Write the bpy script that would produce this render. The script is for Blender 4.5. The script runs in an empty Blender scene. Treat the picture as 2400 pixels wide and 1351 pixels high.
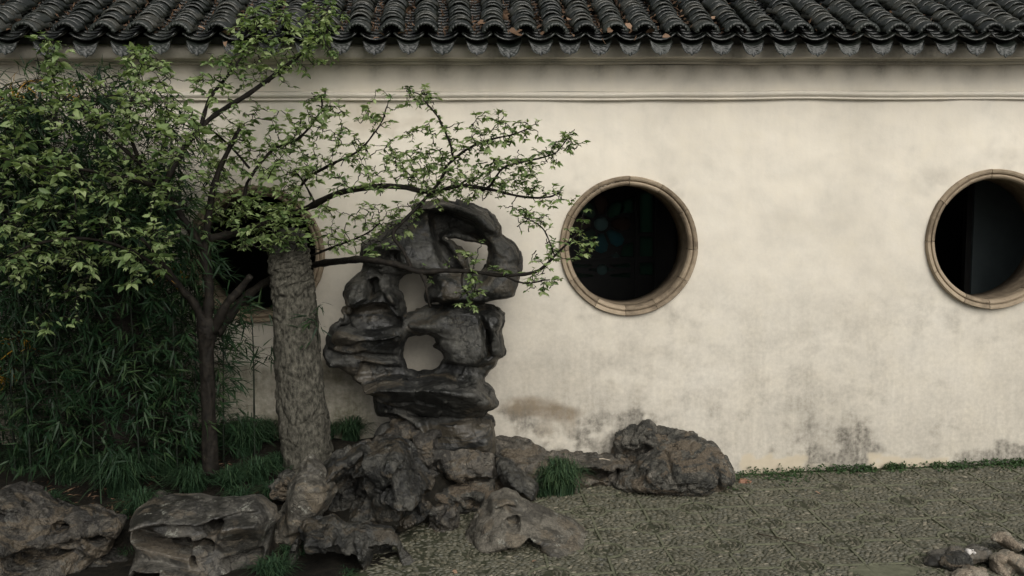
import bpy, math, random
import numpy as np
from mathutils import Matrix, Vector

random.seed(7)
RNG = np.random.default_rng(11)
S = bpy.context.scene
COL = S.collection

# ------------------------------------------------------------------ camera
F_PX, CX, CY = 2400.0, 1200.0, 675.5
CAM = np.array([0.0, -7.43, 2.165])
_b = math.atan((CY - 440.0) / F_PX)
_a = math.atan((1200.0 - 1070.0) / F_PX * math.cos(_b))
_roll = 0.006
fwd = np.array([math.sin(_a) * math.cos(_b), math.cos(_a) * math.cos(_b), -math.sin(_b)])
rt0 = np.array([math.cos(_a), -math.sin(_a), 0.0])
up0 = np.cross(rt0, fwd)
rt = rt0 * math.cos(_roll) - up0 * math.sin(_roll)
upv = np.cross(rt, fwd)
cam_d = bpy.data.cameras.new('camera')
cam_d.sensor_fit = 'HORIZONTAL'
cam_d.sensor_width = 36.0
cam_d.lens = 36.0 * F_PX / 2400.0
cam_d.clip_start = 0.05
cam_d.clip_end = 1000.0
cam = bpy.data.objects.new('camera', cam_d)
COL.objects.link(cam)
cam.matrix_world = Matrix(((rt[0], upv[0], -fwd[0], CAM[0]), (rt[1], upv[1], -fwd[1], CAM[1]),
                           (rt[2], upv[2], -fwd[2], CAM[2]), (0, 0, 0, 1)))
S.camera = cam

# ------------------------------------------------------------------ world, sun, exposure
SUN_EL, SUN_AZ = math.radians(35), math.radians(166)      # azimuth measured from +Y clockwise
W = bpy.data.worlds.new('World')
S.world = W
W.use_nodes = True
wn = W.node_tree.nodes
wn.clear()
sky = wn.new('ShaderNodeTexSky')
sky.sky_type = 'NISHITA'
sky.sun_disc = False
sky.sun_elevation = SUN_EL
sky.sun_rotation = SUN_AZ
sky.air_density = 1.0
sky.dust_density = 4.0
hs = wn.new('ShaderNodeHueSaturation')
hs.inputs['Saturation'].default_value = 0.22
bg = wn.new('ShaderNodeBackground')
bg.inputs['Strength'].default_value = 0.10
wo = wn.new('ShaderNodeOutputWorld')
wl = W.node_tree.links
wl.new(sky.outputs[0], hs.inputs['Color'])
wl.new(hs.outputs[0], bg.inputs['Color'])
wl.new(bg.outputs[0], wo.inputs[0])

sun_d = bpy.data.lights.new('sun', 'SUN')
sun_d.energy = 1.32
sun_d.angle = math.radians(40)
sun_d.color = (1.0, 0.95, 0.86)
sun = bpy.data.objects.new('sun', sun_d)
COL.objects.link(sun)
_sd = Vector((math.sin(SUN_AZ) * math.cos(SUN_EL), math.cos(SUN_AZ) * math.cos(SUN_EL), math.sin(SUN_EL)))
sun.rotation_euler = (-_sd).to_track_quat('-Z', 'Y').to_euler()
sun.location = _sd * 20

S.view_settings.view_transform = 'Standard'
S.view_settings.look = 'None'
S.view_settings.gamma = 1.0
S.view_settings.use_curve_mapping = False
S.view_settings.exposure = 0.24
S.cycles.max_bounces = 6
S.cycles.use_denoising = True

# ------------------------------------------------------------------ picture plane helpers
def P(px, py, Y):
    """the place at depth Y (metres behind the wall face) seen at photo pixel px, py"""
    d = fwd * F_PX + rt * (px - CX) - upv * (py - CY)
    t = (Y - CAM[1]) / d[1]
    return CAM + d * t

def PG(px, py, Z=0.0):
    d = fwd * F_PX + rt * (px - CX) - upv * (py - CY)
    t = (Z - CAM[2]) / d[2]
    return CAM + d * t

def proj(p):
    v = np.asarray(p) - CAM
    z = v @ fwd
    return CX + F_PX * (v @ rt) / z, CY - F_PX * (v @ upv) / z

def mpp(Y):
    """metres per photo pixel at depth Y"""
    return (Y - CAM[1]) / F_PX

def ground_z(x):
    return 0.016 * max(0.0, x - 1.7) if np.isscalar(x) else 0.016 * np.maximum(0.0, x - 1.7)

# ------------------------------------------------------------------ mesh helpers
def link(o, parent=None):
    COL.objects.link(o)
    if parent is not None:
        o.parent = parent
        if parent.type == 'EMPTY':
            o.matrix_parent_inverse = Matrix.Translation(-parent.location)
    return o

def mesh_data(name, V, F, mat, smooth=False, tone=None, attrs=None):
    me = bpy.data.meshes.new(name)
    V = np.asarray(V, dtype=np.float32)
    if isinstance(F, np.ndarray):
        n, k = F.shape
        me.vertices.add(len(V))
        me.vertices.foreach_set('co', V.ravel())
        me.loops.add(n * k)
        me.loops.foreach_set('vertex_index', F.astype(np.int32).ravel())
        me.polygons.add(n)
        me.polygons.foreach_set('loop_start', np.arange(0, n * k, k, dtype=np.int32))
        me.polygons.foreach_set('loop_total', np.full(n, k, dtype=np.int32))
        me.update(calc_edges=True)
    else:
        me.from_pydata([tuple(map(float, v)) for v in V], [], F)
        me.update()
    if smooth:
        me.polygons.foreach_set('use_smooth', np.ones(len(me.polygons), dtype=bool))
    at = dict(attrs or {})
    if tone is not None:
        at['tone'] = tone
    for k_, a_ in at.items():
        A = me.attributes.new(k_, 'FLOAT', 'POINT')
        A.data.foreach_set('value', np.broadcast_to(np.asarray(a_, dtype=np.float32), (len(V),)).copy())
    if mat:
        me.materials.append(mat)
    return me

def obj(name, V, F, mat, parent=None, smooth=False, tone=None, attrs=None):
    return link(bpy.data.objects.new(name, mesh_data(name, V, F, mat, smooth, tone, attrs)), parent)

def tag(o, label=None, cat=None, group=None, kind=None):
    if label: o['label'] = label
    if cat: o['category'] = cat
    if group: o['group'] = group
    if kind: o['kind'] = kind
    return o

def thing(name, loc, label, cat, group=None):
    o = bpy.data.objects.new(name, None)
    o.empty_display_size = 0.1
    COL.objects.link(o)
    o.location = [float(c) for c in loc]
    return tag(o, label, cat, group)

class Acc:
    """collects triangles of many small shapes into one mesh"""
    def __init__(s): s.V, s.F, s.T, s.n = [], [], [], 0
    def add(s, V, F, tone=0.5):
        V = np.asarray(V, dtype=np.float64).reshape(-1, 3)
        F = np.asarray(F, dtype=np.int64)
        s.V.append(V); s.F.append(F + s.n)
        s.T.append(np.broadcast_to(np.asarray(tone, dtype=np.float64), (len(V),)))
        s.n += len(V)
    def build(s, name, mat, parent=None, smooth=False):
        if not s.V: return None
        return obj(name, np.concatenate(s.V), np.concatenate(s.F), mat, parent, smooth, np.concatenate(s.T))

def quads_to_tris(Q):
    Q = np.asarray(Q)
    return np.concatenate([Q[:, [0, 1, 2]], Q[:, [0, 2, 3]]])

def tube(pts, rad, sides=6, cap=True):
    pts = np.asarray(pts, float); n = len(pts)
    rad = np.broadcast_to(np.asarray(rad, float), (n,))
    t = np.gradient(pts, axis=0)
    t /= np.linalg.norm(t, axis=1)[:, None] + 1e-9
    ref = np.array([0.31, 0.95, 0.1]) if abs(t[0] @ np.array([0.31, 0.95, 0.1])) < 0.9 else np.array([1.0, 0, 0])
    a = np.cross(t, ref); a /= np.linalg.norm(a, axis=1)[:, None] + 1e-9
    b = np.cross(t, a)
    th = np.linspace(0, 2 * np.pi, sides, endpoint=False)
    V = pts[:, None, :] + rad[:, None, None] * (np.cos(th)[None, :, None] * a[:, None, :] + np.sin(th)[None, :, None] * b[:, None, :])
    i = np.arange(n - 1)[:, None] * sides; j = np.arange(sides)[None, :]; j2 = (j + 1) % sides
    Q = np.stack([i + j, i + j2, i + sides + j2, i + sides + j], -1).reshape(-1, 4)
    Fq = quads_to_tris(Q)
    V = V.reshape(-1, 3)
    if cap:
        k = len(V)
        V = np.concatenate([V, pts[:1], pts[-1:]])
        c0 = np.stack([np.full(sides, k), j2[0], j[0]], -1)
        e = (n - 1) * sides
        c1 = np.stack([np.full(sides, k + 1), e + j[0], e + j2[0]], -1)
        Fq = np.concatenate([Fq, c0, c1])
    return V, Fq

def smoothline(ctrl, n):
    """Catmull-Rom through rows of ctrl"""
    c = np.asarray(ctrl, float)
    if len(c) == 2:
        t = np.linspace(0, 1, n)[:, None]; return c[0] * (1 - t) + c[1] * t
    c = np.concatenate([[2 * c[0] - c[1]], c, [2 * c[-1] - c[-2]]])
    m = len(c) - 3
    u = np.linspace(0, m - 1e-6, n); k = u.astype(int); t = (u - k)[:, None]
    p0, p1, p2, p3 = c[k], c[k + 1], c[k + 2], c[k + 3]
    return 0.5 * (2 * p1 + (p2 - p0) * t + (2 * p0 - 5 * p1 + 4 * p2 - p3) * t ** 2 + (3 * p1 - p0 - 3 * p2 + p3) * t ** 3)

def _wmat(n, m, periodic=False):
    """B-spline weights that stretch m random knots over n samples"""
    u = np.linspace(0, m - (0 if periodic else 3) - 1e-6, n, endpoint=not periodic) if not periodic else np.arange(n) / n * m
    k = np.floor(u).astype(int); t = u - k
    Wm = np.zeros((n, m))
    ws = [(1 - t) ** 3 / 6, (3 * t ** 3 - 6 * t ** 2 + 4) / 6, (-3 * t ** 3 + 3 * t ** 2 + 3 * t + 1) / 6, t ** 3 / 6]
    for q in range(4):
        idx = (k + q) % m if periodic else np.minimum(k + q, m - 1)
        np.add.at(Wm, (np.arange(n), idx), ws[q])
    return Wm

def vnoise(shape, knots, rng=RNG, periodic=()):
    ms = [max(1, int(k)) + (0 if i in periodic else 3) for i, k in enumerate(knots)]
    ms = [max(4, m) for m in ms]
    A = rng.standard_normal(ms)
    for ax, (n, m) in enumerate(zip(shape, ms)):
        A = np.moveaxis(np.tensordot(_wmat(n, m, ax in periodic), A, axes=(1, ax)), 0, ax)
    return A / (A.std() + 1e-9)

def sstep(a, b, x):
    t = np.clip((x - a) / (b - a), 0, 1)
    return t * t * (3 - 2 * t)

def poly_sd(X, Z, poly):
    """signed distance to a polygon, positive inside"""
    poly = np.asarray(poly, float)
    d = np.full(X.shape, 1e9); inside = np.zeros(X.shape, bool)
    n = len(poly)
    for i in range(n):
        ax, az = poly[i]; bx, bz = poly[(i + 1) % n]
        ex, ez = bx - ax, bz - az
        wx, wz = X - ax, Z - az
        t = np.clip((wx * ex + wz * ez) / (ex * ex + ez * ez + 1e-12), 0, 1)
        d = np.minimum(d, (wx - ex * t) ** 2 + (wz - ez * t) ** 2)
        c = ((az <= Z) & (bz > Z)) | ((bz <= Z) & (az > Z))
        if ez != 0:
            inside ^= c & (X < ax + (Z - az) / ez * ex)
    d = np.sqrt(d)
    return np.where(inside, d, -d)

def surface_nets(f, org, h):
    nx, ny, nz = f.shape
    s = f > 0
    cx = (nx - 1, ny - 1, nz - 1)
    acc = np.zeros(cx + (3,)); cnt = np.zeros(cx)
    cor = [(i, j, k) for i in (0, 1) for j in (0, 1) for k in (0, 1)]
    sl = lambda a, c: a[c[0]:c[0] + cx[0], c[1]:c[1] + cx[1], c[2]:c[2] + cx[2]]
    for ca in cor:
        for ax in range(3):
            if ca[ax]: continue
            cb = list(ca); cb[ax] = 1
            fa, fb = sl(f, ca), sl(f, cb)
            ch = sl(s, ca) != sl(s, cb)
            t = np.where(ch, fa / np.where(ch, fa - fb, 1), 0)
            cnt += ch
            for q in range(3):
                acc[..., q] += np.where(ch, ca[q] + (t if q == ax else 0), 0)
    act = cnt > 0
    idx = np.full(cx, -1, dtype=np.int64)
    idx[act] = np.arange(act.sum())
    g = np.stack(np.nonzero(act), -1)
    V = (g + acc[act] / cnt[act][:, None]) * h + np.asarray(org)
    Q = []
    for ax in range(3):
        o1, o2 = [(1, 2), (2, 0), (0, 1)][ax]
        a = [slice(None)] * 3; b = [slice(None)] * 3
        a[ax] = slice(0, f.shape[ax] - 1); b[ax] = slice(1, None)
        a[o1] = b[o1] = slice(1, f.shape[o1] - 1); a[o2] = b[o2] = slice(1, f.shape[o2] - 1)
        sa, sb = s[tuple(a)], s[tuple(b)]
        for flag in (0, 1):
            w = np.nonzero((sa & ~sb) if flag == 0 else (~sa & sb))
            if len(w[0]) == 0: continue
            base = [w[0].copy(), w[1].copy(), w[2].copy()]
            base[o1] = base[o1] + 1; base[o2] = base[o2] + 1
            def cell(d1, d2):
                c = [base[0].copy(), base[1].copy(), base[2].copy()]
                c[o1] -= d1; c[o2] -= d2
                return idx[c[0], c[1], c[2]]
            q = np.stack([cell(1, 1), cell(0, 1), cell(0, 0), cell(1, 0)], -1)
            Q.append(q if flag == 0 else q[:, ::-1])
    Q = np.concatenate(Q)
    return V, Q[(Q >= 0).all(1)]

# ------------------------------------------------------------------ materials
def new_mat(name):
    m = bpy.data.materials.new(name); m.use_nodes = True
    nt = m.node_tree
    return m, nt, nt.nodes['Principled BSDF']

def nd(nt, typ, **kw):
    n = nt.nodes.new(typ)
    for k, v in kw.items():
        if k in n.inputs.keys(): n.inputs[k].default_value = v
        else: setattr(n, k, v)
    return n

def ramp(nt, src, stops):
    r = nt.nodes.new('ShaderNodeValToRGB')
    e = r.color_ramp.elements
    while len(e) > 1: e.remove(e[-1])
    e[0].position = stops[0][0]; e[0].color = (*stops[0][1], 1)
    for p_, c_ in stops[1:]:
        x = e.new(p_); x.color = (*c_, 1)
    nt.links.new(src, r.inputs[0])
    return r.outputs[0]

def noise(nt, scale, detail=5, rough=0.6, vec=None, stretch=None, dist=0.0):
    n = nd(nt, 'ShaderNodeTexNoise', Scale=scale, Detail=detail, Roughness=rough, Distortion=dist)
    tc = nd(nt, 'ShaderNodeTexCoord')
    src = tc.outputs['Object'] if vec is None else vec
    if stretch:
        mp = nd(nt, 'ShaderNodeMapping'); mp.inputs['Scale'].default_value = stretch
        nt.links.new(src, mp.inputs[0]); src = mp.outputs[0]
    nt.links.new(src, n.inputs['Vector'])
    return n.outputs[0]

def mixc(nt, fac, a, b, typ='MIX'):
    m = nt.nodes.new('ShaderNodeMix'); m.data_type = 'RGBA'; m.blend_type = typ
    for s_, v in ((0, fac), (6, a), (7, b)):
        if hasattr(v, 'is_output') or isinstance(v, bpy.types.NodeSocket): nt.links.new(v, m.inputs[s_])
        elif s_ == 0: m.inputs[0].default_value = v
        else: m.inputs[s_].default_value = (*v, 1)
    return m.outputs[2]

def mathn(nt, op, a, b=0.0, clamp=False):
    m = nt.nodes.new('ShaderNodeMath'); m.operation = op; m.use_clamp = clamp
    for s_, v in ((0, a), (1, b)):
        if isinstance(v, bpy.types.NodeSocket): nt.links.new(v, m.inputs[s_])
        else: m.inputs[s_].default_value = v
    return m.outputs[0]

def attr(nt, name):
    return nd(nt, 'ShaderNodeAttribute', attribute_name=name).outputs['Fac']

def bump(nt, bs, h, strength=0.4, dist=0.01):
    b = nd(nt, 'ShaderNodeBump', Strength=strength, Distance=dist)
    nt.links.new(h, b.inputs['Height'])
    nt.links.new(b.outputs[0], bs.inputs['Normal'])
    return b

def ridged(nt, scale, detail=7, gain=2.0, vec=None):
    n = nd(nt, 'ShaderNodeTexNoise', noise_type='RIDGED_MULTIFRACTAL', normalize=True)
    for k_, v_ in (('Scale', scale), ('Detail', detail), ('Roughness', 0.6), ('Lacunarity', 2.1), ('Offset', 0.95), ('Gain', gain), ('Distortion', 0.25)):
        n.inputs[k_].default_value = v_
    if vec is None: vec = nd(nt, 'ShaderNodeTexCoord').outputs['Object']
    nt.links.new(vec, n.inputs['Vector'])
    return n.outputs[0]

def rock_mat(name, dark, mid, light, warm, rough=0.62, scale=1.0, lichen=0.0, bk=0.75):
    m, nt, bs = new_mat(name)
    n0 = noise(nt, 1.9 * scale, 4, 0.55, dist=1.2)
    n1 = noise(nt, 5.5 * scale, 7, 0.66, dist=1.4)
    n2 = noise(nt, 17 * scale, 8, 0.72, dist=0.6)
    n3 = noise(nt, 75 * scale, 6, 0.75)
    rg = ridged(nt, 5.0 * scale); rg2 = ridged(nt, 15 * scale)
    mixn = mathn(nt, 'ADD', mathn(nt, 'MULTIPLY', n0, 0.38), mathn(nt, 'ADD', mathn(nt, 'MULTIPLY', n1, 0.40), mathn(nt, 'MULTIPLY', n2, 0.22)))
    c = ramp(nt, mixn, [(0.40, dark), (0.48, tuple(0.6 * a + 0.4 * b for a, b in zip(dark, mid))), (0.495, mid), (0.57, tuple(0.5 * a + 0.5 * b for a, b in zip(mid, light))), (0.585, light), (0.66, tuple(1.25 * a for a in light))])
    nw = noise(nt, 3.1 * scale, 6, 0.65, stretch=(1.0, 1.3, 1.5), dist=1.0)
    c = mixc(nt, ramp(nt, nw, [(0.52, (0, 0, 0)), (0.56, (0.8, 0.8, 0.8))]), c, warm)
    c = mixc(nt, 0.7, c, ramp(nt, n3, [(0.3, (0.25, 0.25, 0.25)), (0.52, (1, 1, 1)), (0.72, (1.9, 1.9, 1.85))]), 'MULTIPLY')
    vor = nd(nt, 'ShaderNodeTexVoronoi', feature='DISTANCE_TO_EDGE'); vor.inputs['Scale'].default_value = 7 * scale
    wv = nd(nt, 'ShaderNodeVectorMath', operation='ADD'); tc = nd(nt, 'ShaderNodeTexCoord')
    nz = nd(nt, 'ShaderNodeTexNoise', Scale=4.0, Detail=5.0); nt.links.new(tc.outputs['Object'], nz.inputs['Vector'])
    sc = nd(nt, 'ShaderNodeVectorMath', operation='SCALE'); sc.inputs['Scale'].default_value = 0.45; nt.links.new(nz.outputs['Color'], sc.inputs[0])
    nt.links.new(tc.outputs['Object'], wv.inputs[0]); nt.links.new(sc.outputs[0], wv.inputs[1]); nt.links.new(wv.outputs[0], vor.inputs['Vector'])
    crack = ramp(nt, vor.outputs['Distance'], [(0.0, (1, 1, 1)), (0.035, (0, 0, 0))])
    crack = mathn(nt, 'MULTIPLY', crack, ramp(nt, n1, [(0.46, (0, 0, 0)), (0.54, (1, 1, 1))]))
    c = mixc(nt, mathn(nt, 'MULTIPLY', crack, 0.75), c, tuple(0.5 * a for a in dark))
    if lichen:
        nl = noise(nt, 12, 4, 0.6); nl2 = noise(nt, 50, 5, 0.7)
        f_ = mathn(nt, 'MULTIPLY', ramp(nt, nl, [(0.585, (0, 0, 0)), (0.64, (1, 1, 1))]), ramp(nt, nl2, [(0.5, (0, 0, 0)), (0.55, (1, 1, 1))]))
        c = mixc(nt, mathn(nt, 'MULTIPLY', f_, lichen), c, (0.24, 0.24, 0.205))
    nt.links.new(c, bs.inputs['Base Color'])
    nt.links.new(ramp(nt, n1, [(0.42, (rough - 0.2,) * 3), (0.56, (rough + 0.2,) * 3)]), bs.inputs['Roughness'])
    bs.inputs['Specular IOR Level'].default_value = 0.42
    h = mathn(nt, 'ADD', mathn(nt, 'MULTIPLY', rg, 1.0), mathn(nt, 'ADD', mathn(nt, 'MULTIPLY', rg2, 0.45), mathn(nt, 'MULTIPLY', n3, 0.25)))
    h = mathn(nt, 'SUBTRACT', h, mathn(nt, 'MULTIPLY', crack, 0.8))
    bump(nt, bs, h, bk, 0.022)
    return m

M_ROCK_DARK = rock_mat('dark_wet_limestone', (0.0081, 0.008645, 0.00819), (0.036, 0.03549, 0.03094), (0.0945, 0.08918, 0.07462), (0.0558, 0.0455, 0.03094), 0.52, 1.0, 0.25, 0.6)
M_ROCK_SCHOLAR = rock_mat('weathered_taihu_limestone', (0.008875, 0.009466, 0.009187), (0.03698, 0.03671, 0.03292), (0.08875, 0.08553, 0.07426), (0.05547, 0.04693, 0.03369), 0.56, 0.62, 0.15, 0.35)
M_ROCK_BROWN = rock_mat('brown_limestone', (0.016, 0.015, 0.013), (0.062, 0.056, 0.046), (0.145, 0.128, 0.102), (0.095, 0.076, 0.052), 0.62, 1.1, 0.3, 0.6)
M_ROCK_SMOOTH = rock_mat('smooth_grey_limestone', (0.018, 0.0175, 0.0155), (0.062, 0.058, 0.049), (0.125, 0.116, 0.098), (0.09, 0.076, 0.057), 0.56, 0.7, 0.7, 0.3)
M_ROCK_PALE = rock_mat('pale_buff_rock', (0.104, 0.0944, 0.0736), (0.24, 0.212, 0.164), (0.36, 0.316, 0.248), (0.224, 0.18, 0.132), 0.75, 1.6, 0.1, 0.5)
M_ROCK_TAN = rock_mat('pale_brown_slab', (0.035, 0.032, 0.026), (0.095, 0.087, 0.07), (0.17, 0.153, 0.123), (0.12, 0.10, 0.072), 0.68, 0.9, 0.7, 0.4)
M_ROCK_GREY = rock_mat('grey_boulder_stone', (0.021, 0.02134, 0.01868), (0.0665, 0.06401, 0.05334), (0.175, 0.16, 0.1333), (0.1312, 0.1031, 0.07112), 0.7, 1.3, 0.5)

def plaster_mat():
    m, nt, bs = new_mat('weathered_white_plaster')
    n1 = noise(nt, 0.9, 6, 0.6, stretch=(1, 1, 0.5))
    n2 = noise(nt, 5, 8, 0.65)
    n3 = noise(nt, 34, 6, 0.65)
    nv = noise(nt, 7, 6, 0.6, stretch=(3.0, 1, 0.35))
    c = ramp(nt, n1, [(0.3, (0.60, 0.555, 0.47)), (0.5, (0.69, 0.64, 0.545)), (0.72, (0.72, 0.675, 0.585))])
    c = mixc(nt, 0.5, c, ramp(nt, n2, [(0.3, (0.86, 0.87, 0.88)), (0.5, (1, 1, 1)), (0.7, (1.05, 1.04, 1.0))]), 'MULTIPLY')
    c = mixc(nt, 0.16, c, ramp(nt, nv, [(0.3, (0.82, 0.83, 0.83)), (0.6, (1, 1, 1))]), 'MULTIPLY')
    n4 = noise(nt, 2.2, 7, 0.62, dist=0.8)
    c = mixc(nt, 0.5, c, ramp(nt, n4, [(0.34, (0.86, 0.865, 0.87)), (0.5, (0.985, 0.985, 0.985)), (0.68, (1.03, 1.025, 1.01))]), 'MULTIPLY')
    c = mixc(nt, mathn(nt, 'MULTIPLY', attr(nt, 'cream'), 0.8), c, (0.50, 0.425, 0.305))
    c = mixc(nt, mathn(nt, 'MULTIPLY', attr(nt, 'tan'), ramp(nt, n2, [(0.32, (0.35,) * 3), (0.6, (1,) * 3)])), c, (0.27, 0.21, 0.14))
    fine = ramp(nt, mathn(nt, 'ADD', mathn(nt, 'MULTIPLY', n3, 0.6), mathn(nt, 'MULTIPLY', nv, 0.4)), [(0.34, (0.45,) * 3), (0.62, (1,) * 3)])
    c = mixc(nt, mathn(nt, 'MULTIPLY', attr(nt, 'grime_shade'), fine), c, (0.115, 0.105, 0.085))
    c = mixc(nt, mathn(nt, 'MULTIPLY', attr(nt, 'algae'), fine), c, (0.085, 0.082, 0.045))
    nt.links.new(c, bs.inputs['Base Color'])
    bs.inputs['Roughness'].default_value = 0.85
    h = mathn(nt, 'ADD', mathn(nt, 'MULTIPLY', n2, 1.0), mathn(nt, 'MULTIPLY', n3, 0.3))
    bump(nt, bs, h, 0.22, 0.014)
    return m
M_PLASTER = plaster_mat()

def simple_mat(name, stops, scale=8.0, rough=0.7, bumpd=0.006, bstr=0.4, tone=False, stretch=None, detail=6, objrand=0.0):
    m, nt, bs = new_mat(name)
    n = noise(nt, scale, detail, 0.65, stretch=stretch)
    src = n
    if tone:
        src = mathn(nt, 'ADD', mathn(nt, 'MULTIPLY', attr(nt, 'tone'), 0.7), mathn(nt, 'MULTIPLY', n, 0.3))
    if objrand:
        oi = nd(nt, 'ShaderNodeObjectInfo')
        src = mathn(nt, 'ADD', mathn(nt, 'MULTIPLY', oi.outputs['Random'], objrand), mathn(nt, 'MULTIPLY', n, 1 - objrand))
    nt.links.new(ramp(nt, src, stops), bs.inputs['Base Color'])
    bs.inputs['Roughness'].default_value = rough
    if rough > 0.65: bs.inputs['Specular IOR Level'].default_value = 0.2
    if bumpd: bump(nt, bs, n, bstr, bumpd)
    return m

M_TILE = simple_mat('wet_black_roof_tile', [(0.3, (0.0051, 0.00688, 0.005525)), (0.5, (0.01615, 0.01892, 0.0153)), (0.72, (0.0442, 0.043, 0.034))], 16, 0.32, 0.006, 0.6, objrand=0.3)
M_TILE_T = simple_mat('wet_black_roof_tile_far', [(0.3, (0.0051, 0.00688, 0.005525)), (0.5, (0.01615, 0.01892, 0.0153)), (0.75, (0.0442, 0.043, 0.034))], 16, 0.32, 0.006, 0.6, tone=True)
M_DRIP = simple_mat('grey_green_drip_tile', [(0.3, (0.006082, 0.008155, 0.00652)), (0.55, (0.01382, 0.01756, 0.01417)), (0.8, (0.02765, 0.03293, 0.0255))], 30, 0.45, 0.004, 0.5, objrand=0.3)
M_LITTER = simple_mat('dry_leaf_litter', [(0.2, (0.03, 0.018, 0.01125)), (0.5, (0.102, 0.06187, 0.03656)), (0.8, (0.252, 0.1631, 0.1069))], 30, 0.7, 0.002, 0.3, tone=True)
M_FRAME = simple_mat('buff_frame_stone', [(0.3, (0.15, 0.118, 0.082)), (0.5, (0.27, 0.215, 0.15)), (0.75, (0.37, 0.30, 0.215))], 16, 0.7, 0.006, 0.4, objrand=0.3)
M_SOIL = simple_mat('dark_damp_soil', [(0.3, (0.0042, 0.004125, 0.003)), (0.55, (0.01225, 0.0105, 0.007125)), (0.8, (0.02625, 0.02175, 0.015))], 22, 0.85, 0.03, 0.8)
M_MORTAR = simple_mat('mossy_paving_mortar', [(0.3, (0.02295, 0.02613, 0.01553)), (0.5, (0.0459, 0.04911, 0.03039)), (0.75, (0.0765, 0.07761, 0.05061))], 14, 0.8, 0.012, 0.6)
M_PEBBLE = simple_mat('paving_pebble', [(0.15, (0.03092, 0.03149, 0.02157)), (0.45, (0.07344, 0.07123, 0.04759)), (0.7, (0.1237, 0.1125, 0.07741)), (0.95, (0.2319, 0.2062, 0.1492))], 20, 0.55, 0.003, 0.3, tone=True)
M_EDGE = simple_mat('grey_edging_tile', [(0.3, (0.08112, 0.08509, 0.05598)), (0.55, (0.1274, 0.1311, 0.08797)), (0.8, (0.1855, 0.1839, 0.1249))], 25, 0.7, 0.004, 0.4)
M_GROUND = simple_mat('earth_ground', [(0.3, (0.025, 0.024, 0.0175)), (0.7, (0.055, 0.05, 0.04))], 3, 0.9, 0.03, 0.5)
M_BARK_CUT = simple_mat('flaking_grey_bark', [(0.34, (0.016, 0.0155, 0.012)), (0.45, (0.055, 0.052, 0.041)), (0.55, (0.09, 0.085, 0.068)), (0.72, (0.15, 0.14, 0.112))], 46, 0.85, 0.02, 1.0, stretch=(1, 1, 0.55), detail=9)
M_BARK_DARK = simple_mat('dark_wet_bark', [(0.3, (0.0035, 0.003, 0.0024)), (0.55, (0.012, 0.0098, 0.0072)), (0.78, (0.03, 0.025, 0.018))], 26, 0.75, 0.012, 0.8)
M_CUTWOOD = simple_mat('weathered_cut_wood', [(0.3, (0.025, 0.025, 0.0225)), (0.7, (0.065, 0.0625, 0.055))], 20, 0.9, 0.01, 0.5)
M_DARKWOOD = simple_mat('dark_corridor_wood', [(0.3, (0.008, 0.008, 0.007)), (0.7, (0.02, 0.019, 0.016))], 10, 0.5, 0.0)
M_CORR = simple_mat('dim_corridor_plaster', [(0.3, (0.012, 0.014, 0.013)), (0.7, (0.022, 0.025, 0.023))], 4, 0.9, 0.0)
M_PANEL = simple_mat('slate_painted_panel', [(0.3, (0.10, 0.125, 0.125)), (0.7, (0.125, 0.15, 0.15))], 6, 0.8, 0.0)
M_CULM = simple_mat('dark_bamboo_culm', [(0.3, (0.0036, 0.007, 0.0036)), (0.7, (0.012, 0.0196, 0.009))], 12, 0.45, 0.0)
M_TWIG = simple_mat('dry_twig', [(0.3, (0.03, 0.024, 0.018)), (0.7, (0.08, 0.062, 0.045))], 30, 0.8, 0.0)
M_WHITE = simple_mat('white_chip_stone', [(0.3, (0.4, 0.38, 0.35)), (0.7, (0.72, 0.69, 0.66))], 20, 0.6, 0.006, 0.6)
M_PALETWIG = simple_mat('pale_bare_stick', [(0.3, (0.35, 0.30, 0.23)), (0.7, (0.55, 0.48, 0.38))], 30, 0.8, 0.0)
M_BRICKCHIP = simple_mat('orange_brick_chip', [(0.3, (0.17, 0.095, 0.06)), (0.7, (0.27, 0.15, 0.10))], 30, 0.8, 0.004, 0.5)

def leaf_mat(name, stops, rough=0.45, transl=0.38):
    m, nt, bs = new_mat(name)
    c = ramp(nt, attr(nt, 'tone'), stops)
    nt.links.new(c, bs.inputs['Base Color'])
    bs.inputs['Roughness'].default_value = rough
    bs.inputs['Specular IOR Level'].default_value = 0.3
    tr = nd(nt, 'ShaderNodeBsdfTranslucent')
    nt.links.new(mixc(nt, 1.0, c, (1.15, 1.25, 0.65), 'MULTIPLY'), tr.inputs[0])
    mx = nd(nt, 'ShaderNodeMixShader'); mx.inputs[0].default_value = transl
    nt.links.new(bs.outputs[0], mx.inputs[1]); nt.links.new(tr.outputs[0], mx.inputs[2])
    nt.links.new(mx.outputs[0], nt.nodes['Material Output'].inputs[0])
    return m
M_LEAF = leaf_mat('young_green_leaf', [(0.0, (0.085, 0.14, 0.05)), (0.5, (0.235, 0.315, 0.13)), (1.0, (0.38, 0.45, 0.225))])
M_BAMBOO = leaf_mat('bamboo_leaf', [(0.0, (0.010, 0.030, 0.013)), (0.6, (0.024, 0.055, 0.022)), (0.93, (0.05, 0.085, 0.032)), (0.965, (0.32, 0.20, 0.03)), (1.0, (0.42, 0.22, 0.03))], 0.5)
M_GRASS = leaf_mat('mondo_grass_blade', [(0.0, (0.012, 0.032, 0.016)), (0.6, (0.028, 0.062, 0.028)), (1.0, (0.07, 0.115, 0.05))], 0.65, 0.2)
M_WEED = leaf_mat('wall_weed_leaf', [(0.0, (0.018, 0.045, 0.015)), (1.0, (0.055, 0.10, 0.035))], 0.5, 0.2)

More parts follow.
